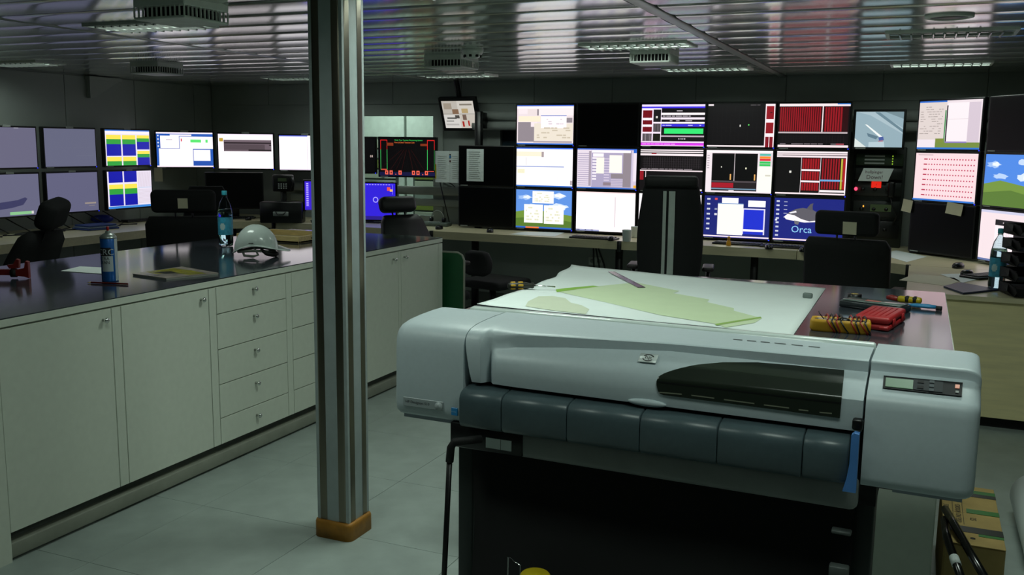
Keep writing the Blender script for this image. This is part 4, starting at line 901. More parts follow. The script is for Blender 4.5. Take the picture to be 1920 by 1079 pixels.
mm('blue desktop monitor with white and royal blue windows', 3, 2, bg='1c2470', rects=[(.27, .04, .52, .17, 'f4f2fa'), (.67, .09, .93, .24, 'f4f2fa'), (.21, .17, .6, .93, 'f6f4ec'), (.21, .17, .6, .19, '6a90c0'), (.6, .28, .93, .9, 'dad6f0'), (.61, .31, .91, .78, '2030c8'), (.61, .78, .91, .83, WH), (.61, .83, .91, .9, '2030c0'), (0, .955, 1, .985, 'f8e4ea'), (0, .985, 1, 1, '4040a0'), (.16, .05, .2, .1, 'd04848')] + [(.04, .06 + .12 * i, .09, .1 + .12 * i, 'c8ccd8') for i in range(7)] + [(.16, .3, .2, .34, '9098b0'), (.16, .42, .2, .47, 'd8d8e0')])
orca = [([(.17, .42), (.22, .33), (.32, .25), (.42, .22), (.55, .25), (.66, .34), (.72, .45), (.66, .5), (.55, .52), (.4, .5), (.28, .46)], '5c5a62'), ([(.47, .24), (.52, .13), (.565, .10), (.555, .17), (.56, .27)], '55535a'), ([(.15, .44), (.2, .37), (.3, .4), (.4, .48), (.52, .53), (.62, .5), (.7, .46), (.72, .52), (.6, .54), (.45, .56), (.3, .53), (.18, .5)], 'f2eef0'), ([(.22, .34), (.32, .29), (.33, .33), (.24, .36)], 'e8e6ea'), ([(.3, .52), (.38, .54), (.36, .62), (.31, .6)], '6c6a74')]
mm('dark blue desktop monitor with a killer whale picture', 4, 2, bg='1c2478', polys=orca, texts=[('Orca', .26, .80, .085, '8cc8ec')], rects=[(0, .955, 1, .985, 'f6dce2'), (.02, .5, .05, .54, 'd8dce8')] + [(.03, .06 + .1 * i, .075, .1 + .1 * i, 'c4c8d8') for i in range(9)] + [(.14, .08 + .09 * i, .19, .1 + .09 * i, 'a0a4c0') for i in range(5)])
# left of the bank
tm = mm('black monitor with a typed sheet taped to its screen', -1, 1, led=False)
sh = thing('typed_sheet', 'typed white sheet taped on a black monitor', 'paper', (0, 0, 0))
c0 = ony(891, 310, YM - .012); sh.location = c0
MB().loft([[(-.095 + .19 * i / 6, -.004 * math.sin(PI * i / 6) - .004 * (i == 6) + (0.0), z) for i in range(7)] for z in (-.16, .16)], 0, True, closed=False).build('sheet', M_PAPER, sh)
MB().add(*[[], []]).text('', .01, TR(0, 0, 0)) if False else None
tl_ = MB()
for i in range(14): tl_.box(-.07, .06 - random.uniform(0, .03), -.0065, -.006, .13 - i * .02, .134 - i * .02)
tl_.build('typed_lines', mat('faint_ink', 'a0a6a2', .6), sh)
mm('black switched-off monitor standing low beside the meadow wallpaper', -1, 2, led=False)
# two hanging sheets
hs_ = thing('paper_pair', 'two white printed sheets hanging between red graph and black monitor', 'paper', tuple(ony(843, 314, 8.66)))
for k, (x0, x1) in enumerate(((-.165, .0), (.003, .15))):
    s_ = MB().loft([[(x0 + (x1 - x0) * i / 5, -.003 * math.sin(i), z) for i in range(6)] for z in (-.155, .165)], 0, True, closed=False).build('sheet', M_PAPER, hs_)
    q_ = MB()
    for i in range(12): q_.box(x0 + .03, x1 - .03 - random.uniform(0, .03), -.0055, -.005, .11 - i * .02, .113 - i * .02)
    q_.build('typed_lines', mat('faint_ink', 'a0a6a2', .6), s_)
MB().box(-.163, -.15, -.006, -.004, -.12, .03).build('yellow_flag', mat('flag_yellow', 'c0b020', .5), hs_)
for z0, z1, m in ((.095, .12, mat('flag_blue', '2a78b8', .5)), (.125, .135, M_INK), (.055, .07, mat('flag_maroon', '501820', .5))): MB().box(.0, .018, -.007, -.005, z0, z1).build('index_flag', m, hs_)
# red graph monitor and neighbours
p = ony(764, 295, 8.62)
zq = lambda u: [(u, .86, u + .055, .97, 'e8604c'), (u + .018, .89, u + .037, .94, '140608')]
monitor('monitor with black display and red and green graph lines', p, math.radians(14), .60, .385, bg='060405', rects=[(.0, .9, 1, 1, '14143a'), (.02, .04, .14, .06, 'e02020'), (.02, .04, .028, .3, 'e02020'), (.132, .04, .14, .3, 'e02020'), (.02, .3, .028, .84, '40c860'), (.132, .3, .14, .84, '40c860'), (.85, .04, .98, .06, 'e02020'), (.85, .04, .858, .3, 'e02020'), (.972, .04, .98, .3, 'e02020'), (.85, .3, .858, .84, '40c860'), (.972, .3, .98, .84, '287838'), (.13, .12, .25, .2, '7a3018'), (.73, .14, .85, .2, '7a3018'), (.03, .82, .13, .85, 'c04838'), (.86, .86, .97, .88, 'c04838'), (.28, .95, .3, .97, 'e8604c'), (.76, .95, .78, .97, 'e8604c')] + zq(.1) + zq(.18) + zq(.34) + zq(.58) + zq(.66) + zq(.81),
        polys=[([(.48 + .04 * i, .3), (.485 + .04 * i, .3), (.40 + .2 * i, .84), (.395 + .2 * i, .84)], '381210') for i in range(-2, 3)] + [([(.45, .34), (.453, .34), (.30, .84), (.295, .84)], '2c0e0c'), ([(.53, .34), (.533, .34), (.70, .84), (.695, .84)], '2c0e0c')], texts=[('Wide Tow Tension Monitoring System', .27, .065, .019, '40d060'), ('Port & Stbd Tension Link', .27, .13, .021, 'e07038')])
p = ony(655, 291, 8.66)
monitor('black display monitor showing 01 beside the pillar', p, math.radians(20), .56, .36, bg='050405', texts=[('01', .9, .56, .035, 'f0d8d0')], k=1., arm=.37)
p = ony(690, 378, 8.60)
monitor('blue display monitor with round ring, right of pillar', p, math.radians(18), .59, .385, bg='3020d0', rects=[(.02, .02, .96, .05, '4a3af0')] + [(.03 + .05 * i, .025, .05 + .05 * i, .045, 'c0b8ff') for i in range(18)] + [(.85, .1, .91, .2, 'e05050'), (.9, .16, .95, .22, 'e0b060'), (0, .9, 1, 1, '281a80'), (.95, .05, .955, .3, 'a8a0f8')],
        polys=[([(.64 + .05 * math.cos(a * PI / 8), .45 + .08 * math.sin(a * PI / 8)), (.64 + .05 * math.cos((a + 1) * PI / 8), .45 + .08 * math.sin((a + 1) * PI / 8)), (.64 + .035 * math.cos((a + 1) * PI / 8), .45 + .056 * math.sin((a + 1) * PI / 8)), (.64 + .035 * math.cos(a * PI / 8), .45 + .056 * math.sin(a * PI / 8))], 'a8a0ff') for a in range(16)], foot=DZ)
p = ony(606, 367, 8.40)
monitor('purple blue display monitor, left of pillar', p, math.radians(38), .38, .30, bg='3a22c8', rects=[(.03, .04, .12, .9, '4a36e0')] + [(.04, .06 + .075 * i, .1, .1 + .075 * i, 'b8a8f8') for i in range(11)], foot=DZ)
# hanging camera-picture monitor
p = ony(861, 215, 8.80)
t = monitor('small tilted monitor with four camera pictures hanging near ceiling', p, math.radians(-2), .365, .29, k=.75, bg='d8d4cc', rects=[(0, 0, .48, .48, 'c8c2b8'), (.5, 0, 1, .5, 'dcd6cc'), (0, .52, .5, 1, 'e2dfda'), (.52, .5, 1, 1, 'd4ccc0'), (.0, .47, 1, .485, '6a665e'), (.05, .08, .3, .3, 'a89c8c'), (.3, .3, .5, .48, '8a6c54'), (.1, .6, .4, .66, '6a6a66'), (.06, .72, .3, .76, '8a8a86'), (.56, .1, .95, .16, '8c8478'), (.6, .28, .8, .44, 'c0a878'), (.6, .5, .72, .7, '7a6458'), (.56, .75, .62, .95, 'b02820'), (.74, .72, .79, .92, 'b83028'), (.36, .52, .5, .64, '54504c'), (.04, .84, .45, .9, 'c0bcb8')], tilt=math.radians(22), roll=0, bz=.034, led=False, tabs=False, arm=False)
MB().rb(-.02, .02, .04, .09, -.02, .45, .006, 1).build('ceiling_pole', M_BLACK, t)
# mounting rails behind the monitors
t = thing('mounting_rail', 'pair of grey tubes behind the upper monitors', 'rail', (0, 0, 0), 0, 'monitor mounting rails')
for z, r_ in ((1.93, .05), (1.83, .045)): MB().tube([(-4.25, 8.86, z), (.9, 8.86, z)], r_, 10).build('rail_tube', M_GREYL, t)
ux = ony(891, 240, 8.6).x; MB().rb(ux - .035, ux + .035, 8.655, 8.72, DZ, 1.97, .008, 1).build('upright', M_BLACK, t); MB().rb(ux - .03, ux + .03, 8.70, 8.84, 1.80, 1.96, .008, 1).build('rail_clamp', M_BLACK, t)
t = thing('mounting_rail', 'grey rail on the wall above desk behind reclined chair', 'rail', (0, 0, 0), 0, 'monitor mounting rails')
MB().rb(-6.6, -3.9, 8.90, 8.97, 1.10, 1.19, .02, 2).build('rail_profile', M_GREYL, t); MB().rb(-6.6, -3.9, 8.93, 8.97, .98, 1.06, .015, 2).build('rail_profile', M_WALL2, t)

# corner screens
def mon_at(label, px, py, dep, rzd, **kw): return monitor(label, atd(px, py, dep), math.radians(rzd), tabs=2, **kw)
mon_at('monitor with white windows and small green bar, corner', 347, 281, 10.32, 45, bg='2a58b0', rects=[(0, 0, 1, .04, 'f4e8f4'), (.24, .06, .62, .1, 'f8f0f8'), (.07, .1, .4, .46, 'fdf6fb'), (.41, .12, 1, .47, 'fdf6fb'), (.04, .47, .64, .96, 'fff8fc'), (.65, .5, .95, .82, 'fdf6fb'), (.65, .84, .95, .94, '2a50a8'), (.43, .18, .45, .26, 'd03048'), (.6, .2, .79, .29, '5ce070'), (.87, .2, .91, .29, '5ce070'), (0, .96, 1, 1, 'f0e2ec'), (.17, .2, .28, .225, 'c8bcc8')] + [(.02, .08 + .1 * i, .045, .12 + .1 * i, 'd8dcec') for i in range(4)])
mon_at('white monitor with one dark grey banner, corner', 461, 284, 10.36, 31, bg='fff5fa', rects=[(0, 0, 1, .03, 'e8dcec'), (.1, .17, .97, .5, '6a5c64'), (.11, .24, .97, .28, '2c2428'), (.11, .3, .85, .46, '54484e'), (.55, .45, .97, .48, '1c1818'), (.02, .12, .09, .22, 'b89838'), (.93, .3, .97, .33, '1c1818')])
mon_at('blank white monitor with one vertical line, by the pillar', 572, 287, 10.32, 16, bg='fff8fc', rects=[(0, 0, .55, .03, '5a68d8'), (.545, .03, .55, 1, 'c0b4c4'), (.0, .97, 1, 1, 'd8ccdc')])
p = atd(440, 358, 10.3)
monitor('black switched-off monitor low behind the water bottle', p, math.radians(38), .58, .37, foot=DZ)
# left wall bank
XW = -7.40
def wallmon(label, ypix, j, **kw):
    z = (1.567, 1.146)[j]
    return monitor(label, (XW, ypix, z), math.radians(90), w=.585, h=(.352, .37)[j], tabs=2, **kw)
GR = '6a6880'
wallmon('dim grey upper monitor at the left frame edge', 5.955, 0, bg=GR, k=.85, rects=[(.62, .0, .7, .02, '9a98a8')])
wallmon('dim grey upper monitor beside the striped colour screens', 6.63, 0, bg='666880', k=.85, rects=[(.6, .7, .95, .71, '707286'), (.3, .5, .9, .505, '6c6e82')])
wallmon('dim grey lower monitor with dark smear and green bars', 5.955, 1, bg='686882', k=.85, polys=[([(.0, .72), (.3, .66), (.6, .62), (.74, .56), (.78, .6), (.7, .74), (.5, .8), (.2, .84), (.0, .86)], '3c3c60')], rects=[(.0, .06, .2, .13, '9098a0'), (.0, .9, .16, .97, '8cc890'), (.46, .9, .84, .97, '8cc890'), (.84, .9, .88, .97, 'd8d8d0')])
wallmon('dim grey lower monitor behind the chair headrest', 6.63, 1, bg='646480', k=.85, rects=[(.72, .78, .95, .82, '9c9088'), (.8, .86, .92, .875, '8c8484')])
YL, GN, BL = 'f0dc50', '2f9a3c', '1418a0'
def col3(u0, u1, v0, hs_): 
    o = []; v = v0
    for c, h in zip((YL, GN, BL), hs_): o.append((u0, v, u1, v + h, c)); v += h
    return o
wallmon('monitor striped yellow, green and blue in the upper row', 7.34, 0, bg='e4dcec', rects=[(0, 0, 1, .03, '3070d0'), (0, .04, 1, .1, 'f0e8ec')] + col3(.02, .34, .14, (.12, .14, .33)) + col3(.37, .67, .14, (.12, .14, .33)) + col3(.70, .99, .14, (.09, .1, .22)) + [(.02, .76, .34, .88, YL), (.02, .88, .34, 1, GN), (.37, .76, .67, .88, YL), (.37, .88, .67, 1, GN)] + col3(.70, .99, .59, (.09, .1, .22)))
wallmon('monitor striped blue, yellow and green in the lower row', 7.34, 1, bg='e4dcec', rects=[(.03, 0, .34, .3, BL), (.37, 0, .66, .3, BL)] + col3(.03, .34, .35, (.12, .15, .31)) + col3(.37, .66, .35, (.12, .15, .31)) + vbars(.68, .02, .98, .44, 16, 'c8b8c4', .4) + [(.67, .45, .99, .47, 'b8c8e0')] + hbars(.68, .5, .98, .9, 16, 'cabcc8', .4) + [(0, .94, 1, 1, '3880d0')])
# satellite picture screen
p = ony(1648, 243, 8.62)
monitor('small monitor with grey aerial picture of a vessel', p, 0, .375, .295, bg='8ea6b0', polys=[([(.0, .0), (.4, .0), (1, .45), (1, .62), (.3, .1)], 'a4b8c0'), ([(.4, .02), (.5, .02), (1, .5), (1, .58)], '66808c'), ([(.0, .75), (.25, 1), (.0, 1)], 'd4dcd8'), ([(.2, .36), (.24, .36), (.6, .72), (.56, .76)], 'e8ecea'), ([(.25, .6), (.5, .7), (.45, .78), (.28, .7)], '5c7684'), ([(.5, .72), (.6, .7), (.62, .8), (.52, .84)], '4a5c98'), ([(.5, .82), (.6, .8), (.6, .88), (.5, .88)], 'a87884'), ([(.6, .0), (1, .0), (1, .2), (.8, .1)], '70868e'), ([(.3, .86), (.62, .84), (.64, 1), (.3, 1)], 'b0c4cc')], bz=.02, led=False)
# right corner bank at 45 degrees
dirR = Vector((.74, -.67, 0)).normalized(); c0 = Vector((.175, 8.17, 0)); rzR = math.atan2(dirR.y, dirR.x)
monitor('monitor with pale tables and green wallpaper strip, right corner', (c0.x, c0.y, 1.835), rzR, bg='e4d6dc', rects=[(0, 0, .45, .03, '2c68c8'), (.0, .03, .45, .97, 'd8ccc8'), (.47, .05, .8, .9, 'f0e6ea'), (.8, .05, .98, .97, 'cfc0cc'), (.43, .2, .45, .9, '3c8c4c'), (.455, .1, .475, .86, '241c20'), (.3, .78, .44, .97, '788838'), (.0, .86, 1, .97, '72883c'), (.0, .8, .3, .98, 'e8dce4'), (.46, .84, .8, .87, '8878b8'), (.47, .38, .8, .385, 'c0b4bc'), (0, .965, 1, 1, '3070c8')] + rows(.03, .1, .4, .7, 12, 'a89c98', .5, hh=.3), foot=None)
pk = []
for i in range(8):
    pk += [(.14, .115 + i * .108, .2, .14 + i * .108, 'b02848')] + [(.22 + .045 * j, .115 + i * .108, .24 + .045 * j, .14 + i * .108, 'b83858') for j in range(17)]
monitor('pink monitor full of rows of red numbers', (c0.x, c0.y, 1.428), rzR, bg='f0d4d8', rects=pk + [(.05, .03, .3, .045, 'b09aa0'), (0, .965, 1, 1, '3070c8')])
monitor('large black switched-off monitor under the pink screen', (c0.x, c0.y, 1.02), rzR, w=.59, led=False)
# far right bank
dirS = Vector((.55, -.83, 0)).normalized(); c1 = Vector((.43, 7.90, 0)) + dirS * (.29 + .02); rzS = math.atan2(dirS.y, dirS.x)
monitor('black switched-off monitor at the upper right frame edge', (c1.x, c1.y, 1.835), rzS, led=False)
monitor('monitor with blue sky and meadow wallpaper at right frame edge', (c1.x, c1.y, 1.4275), rzS, bg='4a84dc', polys=meadow())
monitor('pale monitor with a document and black banner at right', (c1.x, c1.y, 1.02), rzS, bg='ecdade', rects=[(0, 0, 1, .05, 'c8c8e0'), (.28, .17, 1, .95, 'f6e6ea'), (.28, .17, 1, .28, '141012'), (.62, .42, 1, .95, '161214'), (0, .96, 1, 1, '6070a0')] + rows(.33, .36, .56, .7, 8, 'd0bcc4', .6, hh=.3) + rows(.3, .2, .9, .25, 1, 'a89ca0', .8), led=False)

# ------------------------------------------------------------------ chairs
def chair(label, x, y, face, seat_z=.48, wb=.48, hb=.62, recline=.2, head=None, arms=True, kind='plain', note=None, tall=None):
    t = thing('office_chair', label, 'chair', (x, y, 0), face - PI / 2, 'black office chairs')
    MB().rb(-.25, .25, -.22, .27, seat_z - .075, seat_z, .035, 3).build('seat', M_FAB, t)
    B_ = TR(0, -.22, seat_z + .05) @ RX(recline)
    b = MB(); n = 10; rings = []
    for j in range(n + 1):
        v = j / n; wd = wb / 2 * (1.0 if kind == 'wide' else (.92 + .16 * math.sin(PI * min(v * 1.15, 1)) - (.10 * v if kind != 'stripe' else .02 * v)))
        th = .045; bow = .03 * math.sin(PI * v * .9)
        if j in (0, n): wd -= .03; th = .02
        z = hb * v
        rings.append([(px * wd, bow + py * th, z) for px, py in ((-1, -.5), (-.92, -1), (0, -1.15), (.92, -1), (1, -.5), (1, .5), (.92, 1), (0, .8), (-.92, 1), (-1, .5))])
    b.loft(rings, M=B_); br_ = b.build('backrest', M_LEATHER if kind == 'leather' else M_FAB, t)
    if kind == 'leather':
        for z in (.12, .34): MB().tube([(-wb * .43, .055, z), (0, .06, z), (wb * .43, .055, z)], .006, 6, M=B_).build('seam_roll', M_BLACKM, br_)
    if kind == 'stripe':
        for x0, x1 in ((-.055, -.03), (-.012, .035)):
            MB().loft([[(x0, -.062 + .028 * math.sin(PI * v * .9), hb * v), (x1, -.062 + .028 * math.sin(PI * v * .9), hb * v)] for v in [k / 12 * .86 + .03 for k in range(13)]], 0, True, closed=False, M=B_).build('pale_stripe', mat('stripe_grey', 'aab4ae', .5), br_)
        MB().rb(-.2, .2, -.06, .05, hb - .07, hb + .015, .03, 3, M=B_).build('top_cushion', M_BLACKM, br_)
    if head:
        hw, hh, hz, ht, rot = head
        H_ = B_ @ TR(0, .0, hb + hz) @ RZ(rot)
        h_ = MB().rb(-hw / 2, hw / 2, -ht / 2, ht / 2, 0, hh, min(.045, ht * .42), 4, M=H_).build('headrest', M_LEATHER if kind == 'leather' else M_FAB, t)
        for s_ in (-1, 1): MB().cyl((s_ * .06, -.01, -hz - .06), (s_ * .06, -.01, .03), .007, n=8, M=H_).build('headrest_post', M_BLACK, h_)
    if note:
        u, v, w, h = note; zz = hb * v if not head or v <= 1 else hb + head[2] + head[1] * (v - 1)
        yy = -.058 if v <= 1 else -head[3] / 2 - .003
        MB().box(u - w / 2, u + w / 2, yy - .002, yy, zz - h / 2, zz + h / 2, M=B_).build('paper_note', M_PAPERB if w < .1 else M_PAPER, br_)
    if arms:
        for s_ in (-1, 1):
            a_ = MB().rb(s_ * .29 - .045, s_ * .29 + .045, -.12, .14, seat_z + .19, seat_z + .225, .015, 3).build('armrest', mat('arm_pad', '241c1e', .45), t)
            MB().tube([(s_ * .2, 0, seat_z - .08), (s_ * .28, 0, seat_z - .06), (s_ * .29, 0, seat_z + .02), (s_ * .29, 0, seat_z + .19)], [.02, .022, .022, .018], 8).build('arm_post', M_BLACK, a_)
    MB().cyl((0, 0, .09), (0, 0, seat_z - .07), .03, n=12).build('gas_column', M_BLACK, t)
    for k in range(5):
        a = k * 2 * PI / 5 + .3; d = Vector((math.cos(a), math.sin(a), 0))
        l_ = MB().tube([(0, 0, .11), d * .16 + Vector((0, 0, .10)), d * .31 + Vector((0, 0, .075))], [.03, .025, .016], 8).build('base_leg', M_BLACK, t)
        s_ = Vector((-d.y, d.x, 0)); c_ = d * .31 + Vector((0, 0, .03)); MB().cyl(c_ - s_ * .025, c_ + s_ * .025, .03, n=12).build('caster', M_BLACK, l_)
    return t
p = atd(752, 420, 7.75); chair('reclined black leather chair with roll headrest at cabinet end', -3.62, 6.70, math.radians(-28), .47, .47, .56, .36, (.34, .135, .03, .11, 0), kind='leather')
chair('low black chair pushed under the long birch desk', -3.5, 7.72, math.radians(75), .44, .26, .22, .1, None, arms=False)
chair('black chair with tilted headrest by the grey screens', -5.57, 4.27, math.radians(192), .48, .44, .58, .42, (.27, .19, .03, .12, .25))
chair('broad black chair with white label behind the cabinet', -5.17, 5.71, math.radians(125), .48, .56, .56, .10, (.46, .17, .03, .09, 0), kind='wide', note=(.0, 1.45, .07, .075))
chair('low rounded black chair in front of the corner desk', -5.72, 6.55, math.radians(130), .50, .40, .72, .12, None)
chair('tall black chair with two pale stripes in middle of room', -1.76, 7.28, math.radians(100), .50, .465, .865, .08, None, kind='stripe')
chair('black chair with cream note in front of the whale screen', -.385, 7.03, math.radians(80), .46, .57, .53, .10, (.42, .165, .025, .08, 0), kind='wide', note=(.03, 1.35, .09, .085))

# ------------------------------------------------------------------ things on the desks
def keyboard(label, loc, rz, w=.44, d=.15, keys='26282a'):
    t = thing('keyboard', label, 'keyboard', tuple(loc), rz, 'keyboards on the desks')
    MB().rb(-w / 2, w / 2, -d / 2, d / 2, .001, .016, .005, 2).build('case', M_BLACK, t)
    km = mat('keys_' + keys, keys, .5); k0 = None
    for j in range(5):
        n = 15
        for i in range(n):
            c = (-w / 2 + .02 + (w - .04) * (i + .5) / n, -d / 2 + .018 + (d - .036) * (j + .5) / 5, .016)
            if k0 is None: k0 = MB().rb(-.0115, .0115, -.0095, .0095, 0, .008, .002, 1, sm=False).build('key', km, t, c)
            else:
                q_ = k0.copy(); q_.parent = t; q_.location = c; S.collection.objects.link(q_)
    return t
def mouse(label, loc, rz=0):
    t = thing('mouse', label, 'mouse', tuple(loc), rz, 'computer mice on the desks')
    m = MB(); m.loft([[(.033 * s_ * math.cos(a * PI / 8) * (1 - .15 * math.sin(a * PI / 8)), .058 * s_ * math.sin(a * PI / 8), z) for a in range(16)] for s_, z in ((.96, 0), (1, .008), (.97, .02), (.8, .033), (.5, .039), (.1, .041))])
    m.build('shell', mat('mouse_black', '121315', .25), t); MB().cyl((-.004, .028, .033), (.004, .028, .033), .009, n=12).build('wheel', M_GREYL, t)
keyboard('black keyboard in front of the glaring white screen', dsk(1114, 448), -.05, keys='3a3032')
mouse('black mouse beside the white cups', dsk(1146, 451), .2)
keyboard('keyboard in front of the royal blue windows screen', dsk(1385, 459), -.04, keys='4c4a50')
keyboard('black keyboard below the whale screen', dsk(1476, 465), -.05)
mouse('black mouse between the two middle keyboards', dsk(1441, 467), .4); mouse('black mouse left of the chair with cream note', dsk(1506, 472), .1)
mouse('black mouse below the switched-off monitor on the long desk', dsk(919, 436), .3)
keyboard('dark keyboard on left desk below striped screens', dsk(262, 415), PI / 2 - .1, .42, .15)
mouse('dark mouse on the left desk beside blue folders', dsk(152, 430), 1.2)
keyboard('black keyboard in front of low black monitor in the corner', dsk(440, 410), .55); mouse('black mouse in front of the corner keyboard', dsk(466, 413), .5); mouse('black mouse beside the joint of corner desk', dsk(557, 413), .4)
def cup(label, loc):
    t = thing('paper_cup', label, 'cup', tuple(loc), 0, 'white cups'); MB().lathe([(.03, 0), (.036, .002), (.042, .10), (.044, .102), (.042, .104), (.039, .10), (.033, .006), (.001, .005)], 20).build('cup_wall', M_PAPER, t)
cup('white paper cup left, nearer the mouse', dsk(1175, 453)); cup('white paper cup right, against the striped chair', dsk(1191, 446))
p = dsk(1366, 461); t = thing('yellow_figurine', 'small yellow figurine in front of keyboard', 'figurine', tuple(p))
MB().lathe([(.018, 0), (.022, .015), (.018, .04), (.010, .05), (.014, .062), (.013, .075), (.001, .082)], 14).build('body', mat('fig_yellow', 'c89010', .4), t); MB().sph((0, -.014, .064), .006, .008, .004, 8, 6).build('beak', mat('fig_orange', 'c05a10', .4), t)
def sheet(label, pxs, m=M_PAPER, n='paper_sheet', z=DZ, th=.0015, cat='paper', grp=None):
    t = thing(n, label, cat, (0, 0, z), 0, grp); MB().prism([tuple(onz(a, b_, z).to_2d()) for a, b_ in pxs], .0006, th + .0006).build('sheet', m, t); return t
sheet('white papers lying below the meadow wallpaper screen', [(955, 440), (985, 435), (1060, 436), (1040, 444)])
sheet('white papers on the right corner desk', [(1652, 478), (1680, 470), (1738, 482), (1700, 492)])
sheet('cream paper overlapping the joint of the return desk', [(1686, 526), (1716, 514), (1790, 522), (1800, 528), (1775, 537)], M_PAPERB)
sheet('white paper on the return desk under the keyboard', [(1763, 515), (1800, 514), (1835, 524), (1805, 531)])
t = thing('blue_folder', 'dark blue folder on the return desk', 'folder', (0, 0, DZ)); P = [tuple(onz(a, b_, DZ).to_2d()) for a, b_ in ((1769, 540), (1800, 533), (1872, 546), (1806, 553))]
MB().prism(P, .001, .012).build('cover', mat('folder_blue', '2c3452', .45), t)
for x, y in P[:1]: MB().cyl((x, y, .012), (x, y, .013), .004, n=8).build('rivet', M_GREYL, t)
keyboard('black keyboard under the pink number screen', dsk(1760, 478), -.5, .43); keyboard('dark keyboard half behind the bottle on return desk', dsk(1853, 520), .9, .40, keys='3c3e40')
mouse('black mouse with white shine on right corner desk', dsk(1797, 503), -.6); mouse('second black mouse right of papers on return desk', dsk(1813, 517), -.6)
bottle(tuple(dsk(1867, 543)), 'water bottle with blue label in front of document screen', .36, .047)
# black letter trays
p = dsk(1900, 556); t = thing('letter_tray_stack', 'stack of black letter trays at the right edge', 'trays', (p.x + .13, p.y + .1, DZ), .25)
for k in range(5):
    z = .005 + k * .088; a = MB()
    a.box(-.17, .17, -.13, .13, z, z + .006); a.box(-.17, -.164, -.13, .13, z, z + .06); a.box(.164, .17, -.13, .13, z, z + .06); a.box(-.17, .17, .124, .13, z, z + .06)
    a.add([(-.17, -.13, z), (-.20, -.10, z + .03), (-.17, -.02, z + .062), (-.17, .13, z + .062), (-.17, .13, z)], [(0, 1, 2, 3, 4)])
    a.prism([(-.13, 0), (.13, 0), (.13, .062), (-.05, .066), (-.15, .05), (-.17, .03)], -.172, -.168, M=TR(0, 0, z) @ RZ(PI / 2) @ FRONT @ Matrix.Scale(1, 4))
    a.build('tray', M_BLACKM, t)
MB().box(-.16, .16, -.12, .12, .011, .05).build('paper_stack', M_DARKIN, t)
# headset and telephone console
p = dsk(815, 424); t = thing('desk_console', 'grey telephone console on the desk behind the reclined chair', 'telephone', tuple(p), .1)
MB().rb(-.16, .16, -.07, .09, .001, .04, .01, 2).build('base', mat('console_grey', '5a6660', .5), t)
k0 = MB().rb(-.008, .008, -.008, .008, .04, .046, .002, 1)
for i in range(6):
    for j in range(3): MB().rb(-.1 + i * .03, -.082 + i * .03, -.045 + j * .03, -.027 + j * .03, .04, .046, .002, 1).build('button', M_GREYL, t)
p = dsk(818, 424); t = thing('headset', 'pale headband headset resting on the telephone console', 'headset', (p.x, p.y + .03, DZ + .042), .0)
MB().tube([(-.075 * math.cos(a * PI / 10), 0, .02 + .095 * math.sin(a * PI / 10)) for a in range(11)], .006, 6).build('headband', mat('band_pale', '8c9288', .5), t)
for s_ in (-1, 1): MB().cyl((s_ * .06, 0, .022), (s_ * .085, 0, .022), .024, n=12).build('ear_cup', M_BLACK, t)
mouse('small black mouse in front of telephone console', dsk(824, 430), 0)
# blue folders on the left desk
p = dsk(180, 430); t = thing('folder_stack', 'stack of blue folders on the left desk', 'folders', tuple(p), 1.45)
for k, (w, d, m) in enumerate(((.34, .24, 'folder_mid'), (.32, .23, 'folder_pale'), (.30, .22, 'folder_mid'))): MB().rb(-w / 2, w / 2, -d / 2, d / 2, .002 + k * .016, .016 + k * .016, .003, 1, sm=False).build('folder', mat(m, '243f7c' if m == 'folder_mid' else '6f7f98', .45), t)
p = dsk(192, 419); t = thing('blue_binder', 'bright blue crumpled bag behind the folders', 'bag', tuple(p), .9)
MB().sph((0, 0, .045), .11, .07, .045, 12, 8).build('bag', mat('bag_blue', '1c30a0', .4), t)
# intercom phone and black speaker box in the corner
p = atd(530, 344, 10.05); t = thing('intercom_phone', 'wall intercom phone with small dim display in the corner', 'intercom', tuple(p), math.radians(25))
MB().rb(-.11, .11, 0, .06, -.09, .09, .015, 2).build('case', M_BLACK, t); MB().box(-.05, .04, -.002, .002, .02, .055).build('display', mat('lcd_dim', '4c5a40', .3), t)
for i in range(4):
    for j in range(3): MB().rb(-.05 + i * .026, -.034 + i * .026, -.004, 0, -.06 + j * .022, -.046 + j * .022, .002, 1).build('key', M_GREYL, t)
MB().tube([(.1, -.02, .07), (.12, -.03, 0), (.1, -.02, -.08)], [.02, .012, .02], 8).build('handset', M_BLACK, t); MB().rb(-.03, .03, .02, .05, DZ - p.z, -.08, .004, 1).build('stand_post', M_BLACK, t)
p = atd(526, 384, 9.85); t = thing('speaker_box', 'black speaker box with pale bracket in the corner', 'speaker', (p.x, p.y, DZ), math.radians(25))
MB().rb(-.22, .22, 0, .2, 0, .22, .01, 1).build('box', M_BLACK, t); MB().rb(-.08, .08, -.006, 0, .075, .12, .003, 1).build('bracket', M_GREYL, t); MB().tube([(-.05, -.01, .12), (-.03, -.02, .09), (.03, -.02, .09), (.05, -.01, .12)], .006, 6).build('cord', M_BLACK, t)
